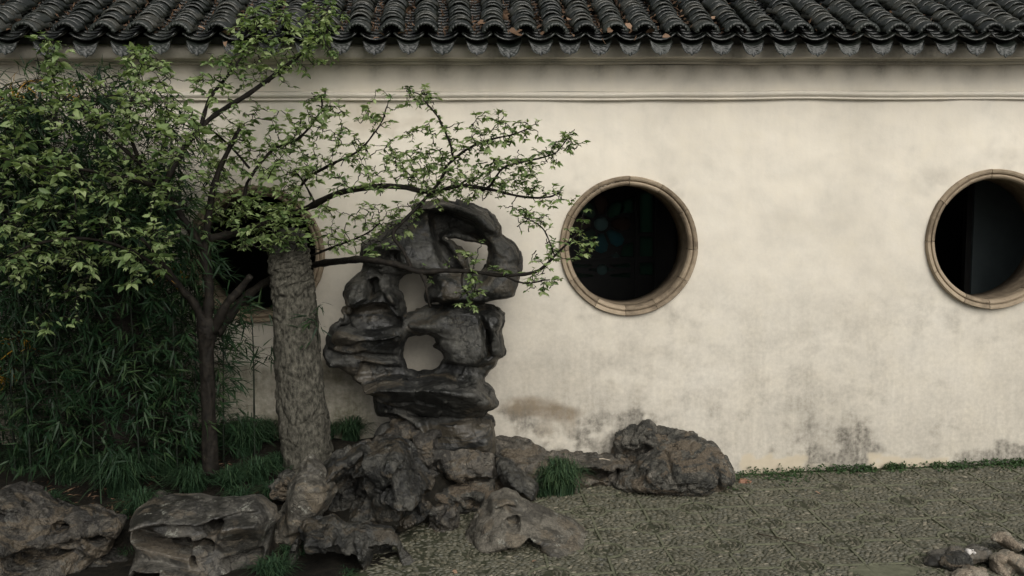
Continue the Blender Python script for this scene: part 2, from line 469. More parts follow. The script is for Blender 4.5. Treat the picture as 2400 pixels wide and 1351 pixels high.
# ------------------------------------------------------------------ ground, paving, bed
def grid_mesh(x0, x1, y0, y1, n, m):
    xs = np.linspace(x0, x1, n); ys = np.linspace(y0, y1, m)
    X, Y = np.meshgrid(xs, ys, indexing='ij')
    i = np.arange(n - 1)[:, None] * m; j = np.arange(m - 1)[None, :]
    Q = np.stack([i + j, i + m + j, i + m + j + 1, i + j + 1], -1).reshape(-1, 4)
    return X, Y, Q

tag(obj('ground', [(-300, -300, -0.12), (300, -300, -0.12), (300, 300, -0.12), (-300, 300, -0.12)], [(0, 1, 2, 3)], M_GROUND), kind='structure')

X, Y, Q = grid_mesh(-1.6, 7.0, -4.5, 0.05, 174, 92)
Zp = ground_z(X) + 0.006 * vnoise(X.shape, (9, 6))
paving_z_noise = Zp
def paving_z(x, y):
    i = min(max((x + 1.6) / 8.6 * 173, 0), 172.99); j = min(max((y + 4.5) / 4.55 * 91, 0), 90.99)
    a, b = int(i), int(j); u, v = i - a, j - b
    return (Zp[a, b] * (1 - u) * (1 - v) + Zp[a + 1, b] * u * (1 - v) + Zp[a, b + 1] * (1 - u) * v + Zp[a + 1, b + 1] * u * v)
paving = tag(obj('courtyard_paving', np.stack([X, Y, Zp], -1).reshape(-1, 3), Q, M_MORTAR, smooth=True), kind='structure')

# soil of the planting bed on the left
X, Y, Q = grid_mesh(-6.0, 0.75, -3.6, 0.04, 200, 120)
ex_, ey_ = [-6.0, -1.1, -0.75, -0.35, 0.1, 0.5, 0.9], [-1.62, -1.55, -1.40, -1.08, -0.58, -0.3, -0.12]
edge_y = np.interp(X, ex_, ey_)
bed_h = 0.14 * sstep(0.0, 0.22, Y - edge_y) * sstep(0.75, 0.35, X)
bed_h += 0.20 * sstep(-1.15, -0.1, Y) * sstep(0.2, -0.2, X)
bed_h += np.where(Y < edge_y, 0.022 * sstep(-0.45, -0.75, X + 0.06 * np.sin(Y * 9)) - 0.035 * sstep(-0.75, -0.45, X), -0.035 * sstep(-0.75, -0.45, X) * sstep(0.1, 0.0, Y - edge_y))
BZ = bed_h + 0.010 * vnoise(X.shape, (30, 20)) + 0.006 * vnoise(X.shape, (80, 50)) - 0.06 * sstep(0.5, 0.75, X)
BX, BY = X, Y
def bed_z(x, y):
    i = int(np.clip((x + 6.0) / 6.75 * 199, 0, 199)); j = int(np.clip((y + 3.6) / 3.64 * 119, 0, 119))
    return BZ[i, j]
tag(obj('garden_bed_soil', np.stack([X, Y, BZ], -1).reshape(-1, 3), Q, M_SOIL, smooth=True), kind='structure')

# pebbles and edging tiles of the paving
CELL = 0.362
GX0, GY0 = P(1407, 1273, 0)[0] * 0 + PG(1419, 1295)[0], PG(1419, 1291)[1]
def pebble_shape(L, Wd, H, sides=6):
    th = np.linspace(0, 2 * np.pi, sides, endpoint=False)
    r0 = np.stack([np.cos(th) * L / 2, np.sin(th) * Wd / 2, np.full(sides, -0.003)], -1)
    r1 = np.stack([np.cos(th) * L * 0.40, np.sin(th) * Wd * 0.38, np.full(sides, H * 0.7)], -1)
    V = np.concatenate([r0, r1, [[0, 0, H]]])
    Fs = []
    for k in range(sides):
        k2 = (k + 1) % sides
        Fs += [(k, k2, sides + k2), (k, sides + k2, sides + k), (sides + k, sides + k2, 2 * sides)]
    return V, np.array(Fs)
pv_shape, pv_faces = pebble_shape(1, 1, 1)

RING_R = 0.118
patch_c = PG(2075, 1345)
lat = []
rr = random.Random(3)
x0p, x1p, y0p, y1p = -0.55, 5.7, -2.95, -0.02
yy = y0p
allp = []
while yy < y1p:
    xx = x0p + rr.uniform(0, 0.03)
    while xx < x1p:
        x = xx + rr.uniform(-0.008, 0.008); y = yy + rr.uniform(-0.006, 0.006)
        xx += 0.034
        if x < 0.2 and rr.random() > 0.6 + 0.4 * (x + 0.55) / 0.75: continue
        if y > np.interp(x, ex_, ey_) + 0.05: continue
        cu, cv = (x - GX0) / CELL, (y - GY0) / CELL
        fu, fv = cu - math.floor(cu), cv - math.floor(cv)
        du, dv = min(fu, 1 - fu) * CELL, min(fv, 1 - fv) * CELL
        if du < 0.0105 or dv < 0.0095: continue
        ru, rv = (cu - round(cu)) * CELL, (cv - round(cv)) * CELL
        odd = (round(cu) + round(cv)) % 2
        rad = math.hypot(ru, rv)
        if odd == 0 and abs(rad - RING_R) < 0.0105: continue
        ex, ey = (x - patch_c[0]) / 0.19, (y - patch_c[1]) / 0.10
        if ex * ex + ey * ey < 1 + 0.3 * math.sin(7 * math.atan2(ey, ex)): continue
        if odd == 0 and rad < RING_R:
            ang = math.atan2(rv, ru) + math.pi / 2
        else:
            su, sv = fu - 0.5, fv - 0.5
            ang = math.radians(32) if (su * sv) > 0 else math.radians(-32)
            if abs(su) > abs(sv) * 2.2 or abs(sv) > abs(su) * 2.2: ang *= 0.55
            if (math.floor(cu) + math.floor(cv)) % 2: ang = ang * 0.8 + 0.1
        allp.append((x, y, ang + rr.gauss(0, 0.18)))
    yy += 0.0165
# nearest first: the 300 that show largest are single pebbles
def in_view(x, y):
    a, b = proj((x, y, 0.0)); return -10 < a < 2410 and b < 1362
seen = [p for p in allp if in_view(p[0], p[1])]
rest = []
seen.sort(key=lambda p: p[1])
singles = seen[:300]
rest = seen[300:]
variants = []
for k in range(10):
    L, Wd, H = rr.uniform(0.036, 0.052), rr.uniform(0.012, 0.018), rr.uniform(0.006, 0.011)
    Vv = pv_shape * np.array([L, Wd, H]) + RNG.normal(0, 0.0012, pv_shape.shape)
    variants.append(mesh_data('pebble', Vv, pv_faces, M_PEBBLE, True, tone=[0.25, 0.4, 0.45, 0.5, 0.55, 0.6, 0.35, 0.7, 0.5, 0.95][k]))
for x, y, a in singles:
    o = bpy.data.objects.new('pebble', variants[rr.randrange(10)] if rr.random() < 0.9 else variants[2])
    link(o, paving)
    o.location = (x, y, paving_z(x, y)); o.rotation_euler = (rr.gauss(0, 0.08), rr.gauss(0, 0.08), a)
acc = Acc()
for x, y, a in rest:
    L, Wd, H = rr.uniform(0.032, 0.052), rr.uniform(0.011, 0.018), rr.uniform(0.004, 0.011)
    v = pv_shape * np.array([L, Wd, H]); c, s_ = math.cos(a), math.sin(a)
    v = np.stack([v[:, 0] * c - v[:, 1] * s_ + x, v[:, 0] * s_ + v[:, 1] * c + y, v[:, 2] + paving_z(x, y)], -1)
    t = min(1, max(0, rr.gauss(0.45, 0.16))) if rr.random() > 0.015 else 1.0
    acc.add(v, pv_faces, t)
tag(acc.build('pebbles', M_PEBBLE, paving, True), kind='stuff')

def bar_between(pts, w, h, zf):
    """a thin tile set on edge that follows pts on the ground"""
    pts = np.asarray(pts, float); n = len(pts)
    t = np.gradient(pts, axis=0); t /= np.linalg.norm(t, axis=1)[:, None]
    nrm = np.stack([-t[:, 1], t[:, 0]], -1)
    z = np.array([zf(p[0], p[1]) for p in pts])
    rows = []
    for sgn, zz in ((-1, -0.01), (-1, h), (1, h), (1, -0.01)):
        rows.append(np.concatenate([pts + nrm * w / 2 * sgn * (0.8 if zz > 0 else 1), (z + zz)[:, None]], 1))
    V = np.stack(rows, 1).reshape(-1, 3)
    Fq = []
    for i in range(n - 1):
        for k in range(3):
            Fq.append((i * 4 + k, i * 4 + k + 1, i * 4 + k + 5, i * 4 + k + 4))
    Fq += [(0, 3, 2, 1), (4 * n - 4, 4 * n - 3, 4 * n - 2, 4 * n - 1)]
    return V, [tuple(q) for q in Fq]
for iu in range(-5, 14):
    for iv in range(-2, 7):
        gx, gy = GX0 + iu * CELL, GY0 + iv * CELL
        if gy > 0.0 or gx < 0.2: continue
        odd = (iu + iv) % 2
        for (dx, dy) in ((1, 0), (0, 1)):
            a = RING_R + 0.008 if odd == 0 else 0.012
            b = CELL - (0.012 if odd == 0 else RING_R + 0.008)
            q0 = (gx + dx * a, gy + dy * a); q1 = (gx + dx * b, gy + dy * b)
            if q1[1] > -0.04 or q0[0] > 5.6: continue
            jx, jy = rr.gauss(0, 0.003), rr.gauss(0, 0.003)
            V, Fq = bar_between([(q0[0] + jx, q0[1] + jy), ((q0[0] + q1[0]) / 2, (q0[1] + q1[1]) / 2), (q1[0] - jx, q1[1] - jy)], 0.018, 0.008, paving_z)
            obj('edging_tile', V, Fq, M_EDGE, paving)
        if odd == 0 and gy < -0.14 and gx < 5.5:
            for k in range(4):
                th = np.linspace(k * math.pi / 2 + 0.10, (k + 1) * math.pi / 2 - 0.10, 7)
                arc = np.stack([gx + RING_R * np.cos(th), gy + RING_R * np.sin(th)], -1)
                V, Fq = bar_between(arc, 0.016, 0.008, paving_z)
                obj('edging_tile', V, Fq, M_EDGE, paving)
# flush grey repair slab
th = np.linspace(0, 2 * np.pi, 28, endpoint=False)
rad = 1 + 0.08 * np.sin(3 * th) + 0.05 * np.sin(7 * th)
pv = np.stack([patch_c[0] + 0.19 * rad * np.cos(th), patch_c[1] + 0.10 * rad * np.sin(th), np.full(28, paving_z(patch_c[0], patch_c[1]) + 0.007)], -1)
pv2 = pv.copy(); pv2[:, 2] -= 0.03; pv2[:, :2] += (pv2[:, :2] - patch_c[:2]) * 0.06
obj('repair_slab', np.concatenate([pv, pv2]), [tuple(range(28))] + [(i, 28 + i, 28 + (i + 1) % 28, (i + 1) % 28) for i in range(28)], M_EDGE, paving)

# ------------------------------------------------------------------ garden wall
WX0, WX1 = -6.5, 6.8
def zline(pl, pr, Yp):
    """height along x of a line seen at photo rows pl (left edge) and pr (right edge) on plane Yp"""
    a, b = P(0, pl, Yp), P(2400, pr, Yp)
    return lambda x: a[2] + (b[2] - a[2]) * (x - a[0]) / (b[0] - a[0])
wall = thing('garden_wall', (0, 0, 0), 'long white plastered garden wall with three round windows under a black tiled roof', 'wall')
wall['kind'] = 'thing'

WIN = []
for px, py, rpx in ((600, 596, 162), (1473, 577, 161.5), (2328, 561, 159)):
    c = P(px, py, 0.0); r = (P(px + rpx, py, 0)[0] - P(px - rpx, py, 0)[0]) / 2
    WIN.append((c[0], c[2], r))

z_mould_bot = zline(238, 234.5, -0.02)
step = 0.015
xs = np.arange(WX0, WX1 + 1e-6, step); nzw = 190
tt = np.linspace(0, 1, nzw)
Xw = np.repeat(xs[:, None], nzw, 1)
top = z_mould_bot(xs)[:, None]
Zw = -0.15 + (top + 0.15 + 0.01) * tt[None, :]
sh = Xw.shape
Yw = 0.006 * vnoise(sh, (22, 6)) + 0.0028 * vnoise(sh, (70, 18)) + 0.0010 * vnoise(sh, (220, 60))
PXw, PYw = proj(np.stack([Xw, Yw * 0, Zw], -1))
nA, nB, nC = vnoise(sh, (26, 8)), vnoise(sh, (90, 26)), vnoise(sh, (260, 80))
nV = vnoise(sh, (300, 9))
nn = 0.5 * nA + 0.35 * nB + 0.25 * nC
def blob(px, py, rx, ry, soft=0.5):
    d = np.sqrt(((PXw - px) / rx) ** 2 + ((PYw - py) / ry) ** 2)
    return np.clip(1.4 - d, 0, 1) / 0.4 * 0.5
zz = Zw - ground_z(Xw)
nF = 0.55 * vnoise(sh, (34, 10)) + 0.42 * nB + 0.34 * vnoise(sh, (170, 50)) + 0.30 * nC + 0.22 * vnoise(sh, (520, 150))
nF /= nF.std()
def rect(x0, x1, y0, y1, s=9, nz=9):
    d = np.minimum(np.minimum(PXw - x0, x1 - PXw), np.minimum(PYw - y0, y1 - PYw)) + nz * nF * 0.8
    return sstep(-s, s, d)
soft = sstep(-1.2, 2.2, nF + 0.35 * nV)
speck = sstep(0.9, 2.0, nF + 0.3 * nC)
grime_shade = 0.55 * sstep(0.30, 0.0, zz) ** 1.5 * soft + 0.34 * sstep(0.75, 0.0, zz) * (0.3 + 0.7 * soft) + 0.50 * sstep(2.5, 0.2, zz) * (0.75 + 0.25 * soft)  # base dirt, then a tall wash painting in the weaker light low down
grime_shade += 0.24 * speck * sstep(0.65, 0.1, zz)
for b in ((1440, 1025, 85, 45, 0.75), (1500, 995, 40, 34, 0.7), (1300, 1040, 150, 30, 0.45), (1190, 1010, 60, 60, 0.4), (1360, 435, 46, 26, 0.25), (1590, 440, 30, 34, 0.25), (2200, 430, 55, 30, 0.22), (2375, 370, 70, 50, 0.25),
          (1370, 720, 70, 26, 0.22), (1590, 735, 55, 28, 0.22), (2130, 840, 240, 120, 0.10), (1640, 880, 300, 140, 0.07), (2300, 720, 120, 60, 0.12)):
    grime_shade += b[4] * np.clip(blob(*b[:4]) * 1.1, 0, 1) * sstep(-0.9, 1.3, nF + 0.3 * nV)
grime_shade += 0.22 * rect(1886, 2034, 1045, 1160, 26, 14) * (0.5 + 0.5 * soft) + 0.30 * rect(1990, 2440, 985, 1160, 50, 26) * soft + 0.72 * rect(2225, 2440, 1048, 1160, 8, 9) * (0.6 + 0.4 * soft) + 0.30 * rect(2240, 2460, 920, 1160, 60, 26) * soft
tan = np.zeros(sh)
for b in ((1240, 952, 62, 20, 0.85), (1305, 968, 50, 16, 0.75), (1215, 968, 26, 16, 0.6), (1330, 1005, 24, 40, 0.5), (1275, 1008, 22, 24, 0.5), (1420, 900, 300, 90, 0.10), (920, 300, 90, 60, 0.28), (840, 270, 60, 40, 0.22), (1000, 520, 260, 200, 0.08), (820, 880, 80, 40, 0.6)):
    tan += b[4] * np.clip(blob(*b[:4]) * 1.2, 0, 1) * sstep(-0.8, 0.9, nF)
cream = np.maximum.reduce([rect(1735, 1885, 1064, 1170, 4, 11), rect(2036, 2230, 1068, 1170, 4, 9), 0.6 * rect(1880, 1950, 1090, 1170, 4, 6)])
grime_shade *= 1 - 0.78 * np.clip(cream, 0, 1)
algae = sstep(842, 862, PYw + 14 * nn) * sstep(930, 800, PXw) * (0.72 + 0.16 * nn) + 0.35 * sstep(900, 1010, PYw + 30 * nn) * sstep(1000, 800, PXw)
cell_c = (Xw[:-1, :-1] + step / 2, (Zw[:-1, :-1] + Zw[1:, 1:]) / 2)
keep = np.ones(cell_c[0].shape, bool)
for cx_, cz_, r_ in WIN:
    keep &= np.hypot(cell_c[0] - cx_, cell_c[1] - cz_) > r_ * 0.93
ii, jj = np.nonzero(keep)
Qw = np.stack([ii * nzw + jj, (ii + 1) * nzw + jj, (ii + 1) * nzw + jj + 1, ii * nzw + jj + 1], -1)
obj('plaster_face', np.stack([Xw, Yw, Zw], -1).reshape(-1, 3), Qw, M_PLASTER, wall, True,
    attrs={'grime_shade': np.clip(grime_shade, 0, 1).ravel(), 'tan': np.clip(tan, 0, 1).ravel(), 'cream': np.clip(cream, 0, 1).ravel(), 'algae': np.clip(algae, 0, 1).ravel()})

def sweep(name, prof, nrep=1, wob=0.002, grime_f=None):
    """prof: list of (y, z_function); swept along the wall with a slight hand-made wobble"""
    xs_ = np.arange(WX0, WX1 + 1e-6, 0.03)
    wz = vnoise((len(xs_),), (40,)) * wob; wy = vnoise((len(xs_),), (60,)) * wob
    rows = [np.stack([xs_, np.full_like(xs_, y) + wy, zf(xs_) + wz], -1) for y, zf in prof]
    V = np.stack(rows, 1); n, m_ = V.shape[:2]
    i = np.arange(n - 1)[:, None] * m_; j = np.arange(m_ - 1)[None, :]
    Qs = np.stack([i + j, i + m_ + j, i + m_ + j + 1, i + j + 1], -1).reshape(-1, 4)
    V = V.reshape(-1, 3)
    g = np.zeros(len(V)) if grime_f is None else grime_f(V)
    return obj(name, V, Qs, M_PLASTER, wall, True, attrs={'grime_shade': g, 'tan': np.zeros(len(V)), 'cream': np.zeros(len(V)), 'algae': np.zeros(len(V))})
za = zline(238, 234.5, -0.02); zb = zline(215.5, 213, -0.03)
mid = lambda t: (lambda x: za(x) * (1 - t) + zb(x) * t)
sweep('moulding', [(0.02, mid(-0.05)), (-0.010, mid(0.0)), (-0.030, mid(0.02)), (-0.038, mid(0.10)), (-0.034, mid(0.2)), (-0.026, mid(0.25)), (-0.040, mid(0.33)), (-0.052, mid(0.48)), (-0.056, mid(0.62)), (-0.052, mid(0.78)), (-0.042, mid(0.9)), (-0.030, mid(0.97)), (-0.012, mid(1.0)), (0.02, mid(1.02))], wob=0.0018)
zc = zline(151, 151, -0.05); zd = zline(143, 143, -0.08); ze = zline(138, 138, -0.15); zf_ = zline(104, 104, -0.16)
drip_px = [20, 113, 202, 285, 377, 467, 552, 637, 719, 800, 880, 957, 1038, 1119, 1193, 1265, 1337, 1406, 1476, 1547, 1620, 1687, 1760, 1837, 1912, 1992, 2062, 2137, 2213, 2287, 2352]
def frieze_dirt(V):
    a, b = proj(V)
    near = np.zeros(len(V))
    for i, d in enumerate(drip_px):
        near = np.maximum(near, np.exp(-((a - d) / (17 + 7 * ((i * 37) % 5) / 5)) ** 2) * (0.5 + 0.5 * ((i * 53) % 7) / 7))
    return np.clip(near * sstep(205, 158, b) * 0.6 + 0.22 * sstep(175, 152, b), 0, 0.85)
xs_f = [(-0.012 - 0.004 * math.sin(k), (lambda x, t=k / 8: zb(x) * (1 - t) + zc(x) * t)) for k in range(9)]
sweep('frieze', xs_f, wob=0.0012, grime_f=frieze_dirt)
sweep('eave_cornice', [(0.0, zc), (-0.05, zc), (-0.055, lambda x: (zc(x) + zd(x)) / 2), (-0.055, zd), (-0.10, zd), (-0.105, lambda x: (zd(x) + ze(x)) / 2), (-0.105, ze), (-0.15, ze), (-0.165, lambda x: ze(x) + 0.01), (-0.17, lambda x: (ze(x) + zf_(x)) / 2), (-0.17, zf_), (0.0, lambda x: zf_(x) + 0.02)], wob=0.0015,
      grime_f=lambda V: np.clip(0.25 + 0.25 * vnoise((len(V),), (len(V) // 40,)), 0, 0.6))

# round windows: reveal lining, twelve frame stones each
def ring_segment(cx_, cz_, R, a0, a1, prof, sub=6):
    th = np.linspace(a0, a1, sub + 1)
    fl = 1 / np.cos((th - (a0 + a1) / 2)); fl = 1 + (fl - fl.mean()) * 0.10
    V = np.stack([np.stack([np.full(len(prof), 0.0), np.zeros(len(prof)), np.zeros(len(prof))], -1)] * (sub + 1))
    for i, t in enumerate(th):
        for j, (r, y) in enumerate(prof):
            V[i, j] = (cx_ + R * r * fl[i] * math.cos(t), y, cz_ + R * r * fl[i] * math.sin(t))
    m_ = len(prof)
    Fq = [(i * m_ + j, i * m_ + j + 1, (i + 1) * m_ + j + 1, (i + 1) * m_ + j) for i in range(sub) for j in range(m_ - 1)]
    Fq += [tuple(range(m_)), tuple(sub * m_ + j for j in range(m_ - 1, -1, -1))]
    return V.reshape(-1, 3), Fq
ring_prof = [(0.925, 0.06), (1.0, 0.06), (1.003, -0.03), (0.992, -0.042), (0.965, -0.040), (0.945, -0.034), (0.936, -0.022), (0.930, -0.016), (0.922, -0.030), (0.905, -0.032), (0.885, -0.026), (0.868, -0.012), (0.862, 0.0), (0.866, 0.06)]
for wi, (cx_, cz_, r_) in enumerate(WIN):
    n = 72
    th = np.linspace(0, 2 * np.pi, n, endpoint=False)
    rows = [(0.866, 0.058), (0.862, 0.15), (0.862, 0.33), (0.95, 0.335)]
    V = np.stack([np.stack([cx_ + r_ * rr_ * np.cos(th), np.full(n, yy_), cz_ + r_ * rr_ * np.sin(th)], -1) for rr_, yy_ in rows])
    Fq = []
    for a in range(len(rows) - 1):
        for k in range(n):
            k2 = (k + 1) % n
            Fq.append((a * n + k, (a + 1) * n + k, (a + 1) * n + k2, a * n + k2))
    lining = obj('round_window', V.reshape(-1, 3), Fq, M_FRAME, wall, True)
    rw = random.Random(20 + wi)
    cuts = sorted([(k + rw.uniform(-0.18, 0.18)) * 2 * math.pi / 12 for k in range(12)])
    for k in range(12):
        a0 = cuts[k] + 0.004; a1 = (cuts[k + 1] if k < 11 else cuts[0] + 2 * math.pi) - 0.004
        dy = rw.uniform(-0.003, 0.003)
        V, Fq = ring_segment(cx_, cz_, r_ * rw.uniform(0.996, 1.004), a0, a1, [(q, y + dy) for q, y in ring_prof])
        obj('frame_stone', V, Fq, M_FRAME, lining)

# ------------------------------------------------------------------ roof tiles on the wall
ROOF_A = math.radians(26)
EY = -0.36
sa_, ca_ = math.sin(ROOF_A), math.cos(ROOF_A)
def roof_pt(x, u, w, ze0):
    """u metres up the slope from the eave, w metres off the deck"""
    return (x, EY + u * ca_ - w * sa_, ze0 + u * sa_ + w * ca_)
eave_z = zline(101, 101, EY)
rows_px = [-380, -290, -200, -110, -22, 63, 160, 245, 331, 422, 510, 595, 678, 760, 841, 919, 998, 1079, 1157, 1230, 1301, 1372, 1442, 1511, 1584, 1654, 1723, 1799, 1874, 1950, 2026, 2099, 2173, 2249, 2320, 2386, 2455, 2530, 2604, 2678, 2752, 2826]
rows_x = [P(p, 97, EY)[0] for p in rows_px]
def arc_tile(L, hw, hh, th_, seg=7):
    R = (hw * hw + hh * hh) / (2 * hh); A = math.asin(min(1, hw / R))
    a = np.linspace(-A, A, seg + 1)
    def ring(u, r): return np.stack([r * np.sin(a), np.full(seg + 1, u), r * np.cos(a) - R + hh], -1)
    V = np.concatenate([ring(0, R), ring(L, R), ring(0, R - th_), ring(L * 0.8, R - th_)])
    k = seg + 1; Fq = []
    for i in range(seg):
        Fq += [(i, i + 1, k + i + 1, k + i), (2 * k + i + 1, 2 * k + i, 3 * k + i, 3 * k + i + 1), (i + 1, i, 2 * k + i, 2 * k + i + 1)]
    Fq += [(0, k, 3 * k, 2 * k), (seg, 2 * k + seg, 3 * k + seg, k + seg)]
    return V, np.array(Fq)
TL, TE, TT = 0.19, 0.068, 0.0125
tileV, tileQ = arc_tile(TL, 0.082, 0.062, TT)
tile_meshes = []
for k in range(6):
    v = tileV.copy()
    v[:, 1] += 0.004 * np.sin(v[:, 0] * 40 + k) * (v[:, 1] < 0.01)
    v *= (1 + 0.02 * math.sin(k * 2.1), 1, 1 + 0.06 * math.sin(k * 1.3))
    if k == 4: v[(v[:, 1] < 0.01) & (v[:, 0] > 0.05), 1] += 0.02      # a chipped corner
    tile_meshes.append((v, mesh_data('cover_tile', v, tileQ, M_TILE)))
tilt = math.atan(TT / TE)
def tile_matrix(x, u, w, ze0, roll=0.0, yaw=0.0, dtilt=0.0):
    # local x across, local y up the slope, local z off the deck
    Rm = Matrix.Rotation(ROOF_A, 4, 'X') @ Matrix.Rotation(yaw, 4, 'Z') @ Matrix.Rotation(-(tilt + dtilt), 4, 'X') @ Matrix.Rotation(roll, 4, 'Y')
    return Matrix.Translation(roof_pt(x, u, w, ze0)) @ Rm
rt_ = random.Random(5)
NC = 24
cands = []
for ri, x in enumerate(rows_x):
    lean = rt_.uniform(-0.02, 0.02); u_sl = 0
    for k in range(1, NC):
        xo = x + lean * k * TE + rt_.gauss(0, 0.004)
        u = k * TE + rt_.gauss(0, 0.007)
        w = 0.045 + TL * math.sin(tilt) + rt_.gauss(0, 0.002) + 0.008 * math.sin(ri * 1.7 + k * 0.45)
        m_ = tile_matrix(xo, u, w, eave_z(x), rt_.gauss(0, 0.06), rt_.gauss(0, 0.055), rt_.gauss(0.035, 0.03))
        p = m_.translation; a, b = proj(np.array(p))
        hidden_left = 500 < a < 800
        cands.append((0 if (-20 < a < 2420 and b > -6) else 1, b * -1, m_, rt_.randrange(6)))
vis = [c for c in cands if c[0] == 0]; vis.sort(key=lambda c: c[1])
single_t = vis[:300]; far_t = vis[300:] + [c for c in cands if c[0] == 1]
for _, _, m_, k in single_t:
    o = bpy.data.objects.new('cover_tile', tile_meshes[k][1]); link(o, wall); o.matrix_basis = m_
acc = Acc()
tq = quads_to_tris(tileQ)
for _, _, m_, k in far_t:
    M3 = np.array(m_)
    acc.add(tile_meshes[k][0] @ M3[:3, :3].T + M3[:3, 3], tq, rt_.uniform(0.15, 0.75))
tag(acc.build('cover_tiles', M_TILE_T, wall), kind='stuff')

# scalloped end tiles closing each row
def end_tile_mesh():
    v, q = arc_tile(TL, 0.085, 0.064, TT, 7)
    hw, hh = 0.085, 0.064
    R = (hw * hw + hh * hh) / (2 * hh); A = math.asin(hw / R)
    n = 36; a = np.linspace(-A, A, n + 1)
    sc = np.abs(np.sin(np.linspace(0, math.pi * 8, n + 1)))
    def ring(u, r): r = np.broadcast_to(r, (n + 1,)); return np.stack([r * np.sin(a), np.broadcast_to(u, (n + 1,)), r * np.cos(a) - R + hh], -1)
    L = np.concatenate([ring(0.004, R + 0.002), ring(-0.008, R + 0.003), ring(-0.020, R - 0.012 - 0.013 * sc), ring(-0.014, R - 0.014 - 0.013 * sc), ring(0.004, R - TT)])
    k = n + 1; lq = []
    for r in range(4):
        for i in range(n): lq.append((r * k + i, r * k + i + 1, (r + 1) * k + i + 1, (r + 1) * k + i))
    V = np.concatenate([v, L]); Fq = np.concatenate([q, np.array(lq)[:, ::-1] + len(v)])
    me = mesh_data('end_tile', V, Fq, M_TILE); me.materials.append(M_DRIP)
    for p_ in list(me.polygons)[len(q):]: p_.material_index = 1
    return me
endm = end_tile_mesh()
for x in rows_x:
    o = bpy.data.objects.new('end_tile', endm); link(o, wall)
    o.matrix_basis = tile_matrix(x + rt_.gauss(0, 0.003), 0.0, 0.045 + TL * math.sin(tilt) + rt_.gauss(0, 0.002), eave_z(x), rt_.gauss(0, 0.03), rt_.gauss(0, 0.03))

# trough tiles between the rows
acc = Acc()
vall = [((rows_x[i] + rows_x[i + 1]) / 2, rows_x[i + 1] - rows_x[i]) for i in range(len(rows_x) - 1)]
tv, tq2 = arc_tile(TL, 0.105, 0.045, 0.012, 6)
tv = tv * (1, 1, -1); tq2 = quads_to_tris(tq2[:, ::-1])
for x, wd in vall:
    for k in range(0, NC, 1):
        m_ = np.array(tile_matrix(x, k * TE, 0.026 + TL * math.sin(tilt), eave_z(x), rt_.gauss(0, 0.03), 0))
        acc.add(tv @ m_[:3, :3].T + m_[:3, 3], tq2, rt_.uniform(0.1, 0.5))
tag(acc.build('trough_tiles', M_TILE_T, wall), kind='stuff')
# roof deck under the tiles, ridge and rear slope
xa, xb = WX0, WX1
dk = []
for x in (xa, xb):
    z0 = float(eave_z(x))
    dk += [roof_pt(x, 0.12, 0.0, z0), roof_pt(x, 1.75, 0.0, z0), (x, 3.0, z0 + 0.30), (x, 3.0, z0 + 0.24), roof_pt(x, 1.75, -0.05, z0), roof_pt(x, 0.12, -0.045, z0)]
obj('roof_deck', dk, [(0, 1, 7, 6), (1, 2, 8, 7), (2, 3, 9, 8), (3, 4, 10, 9), (4, 5, 11, 10), (5, 0, 6, 11), (0, 5, 4, 3, 2, 1), (6, 7, 8, 9, 10, 11)], M_DARKWOOD, wall)

# carved shield-shaped drip tiles
def drip_mesh(seed):
    r_ = np.random.default_rng(seed)
    nu, nv = 25, 15
    u = np.linspace(-1, 1, nu); t = np.linspace(0, 1, nv)
    U, T = np.meshgrid(u, t, indexing='ij')
    topz = -0.030 * (1 - U ** 2) - 0.004
    bot = -0.012 - 0.080 * (1 - np.abs(U) ** 4.2) - 0.013 * np.clip(1 - np.abs(U) * 3.2, 0, 1) ** 1.6 + 0.004 * np.abs(np.sin(U * math.pi * 2.5))
    Zt = topz + (bot - topz) * T
    Xt = U * 0.083 * (1 - 0.06 * T)
    rim = np.maximum(sstep(0.10, 0.04, T), sstep(0.90, 0.96, T)); rim = np.maximum(rim, sstep(0.90, 0.96, np.abs(U)))
    inner = (1 - rim) * sstep(0, 0.2, 1 - np.abs(U))
    rad = np.hypot(Xt, Zt + 0.060); ang = np.arctan2(Zt + 0.060, Xt)
    orn = 0.5 + 0.5 * np.sin(ang * 6 + 40 * rad) * np.exp(-(rad / 0.035) ** 2) + 0.5 * np.sin(U * 13 + seed) * np.sin(T * 11 + seed) * (rad > 0.022)
    Yt = 0.010 * (U ** 2) - 0.007 * rim - 0.0055 * orn * inner - 0.05 * T * 0.35
    Vf = np.stack([Xt, Yt, Zt], -1).reshape(-1, 3)
    Vb = Vf.copy(); Vb[:, 1] += 0.012
    i = np.arange(nu - 1)[:, None] * nv; j = np.arange(nv - 1)[None, :]
    Qf = np.stack([i + j, i + j + 1, i + nv + j + 1, i + nv + j], -1).reshape(-1, 4)
    n = nu * nv
    rimloop = [a * nv for a in range(nu)] + [(nu - 1) * nv + b for b in range(1, nv)] + [a * nv + nv - 1 for a in range(nu - 2, -1, -1)] + [b for b in range(nv - 2, 0, -1)]
    Qr = [(rimloop[k], rimloop[(k + 1) % len(rimloop)], n + rimloop[(k + 1) % len(rimloop)], n + rimloop[k]) for k in range(len(rimloop))]
    # throat that runs back up under the trough
    A = np.linspace(-1, 1, 9)
    thr = np.concatenate([np.stack([A * 0.083, np.full(9, 0.006), -0.030 * (1 - A ** 2) - 0.004], -1), np.stack([A * 0.078, np.full(9, 0.20), -0.030 * (1 - A ** 2) + 0.085], -1)])
    Qt = [(2 * n + k, 2 * n + k + 1, 2 * n + 9 + k + 1, 2 * n + 9 + k) for k in range(8)]
    Fall = np.concatenate([Qf, Qf[:, ::-1] + n, np.array(Qr), np.array(Qt)])
    return mesh_data('drip_tile', np.concatenate([Vf, Vb, thr]), Fall, M_DRIP, False)
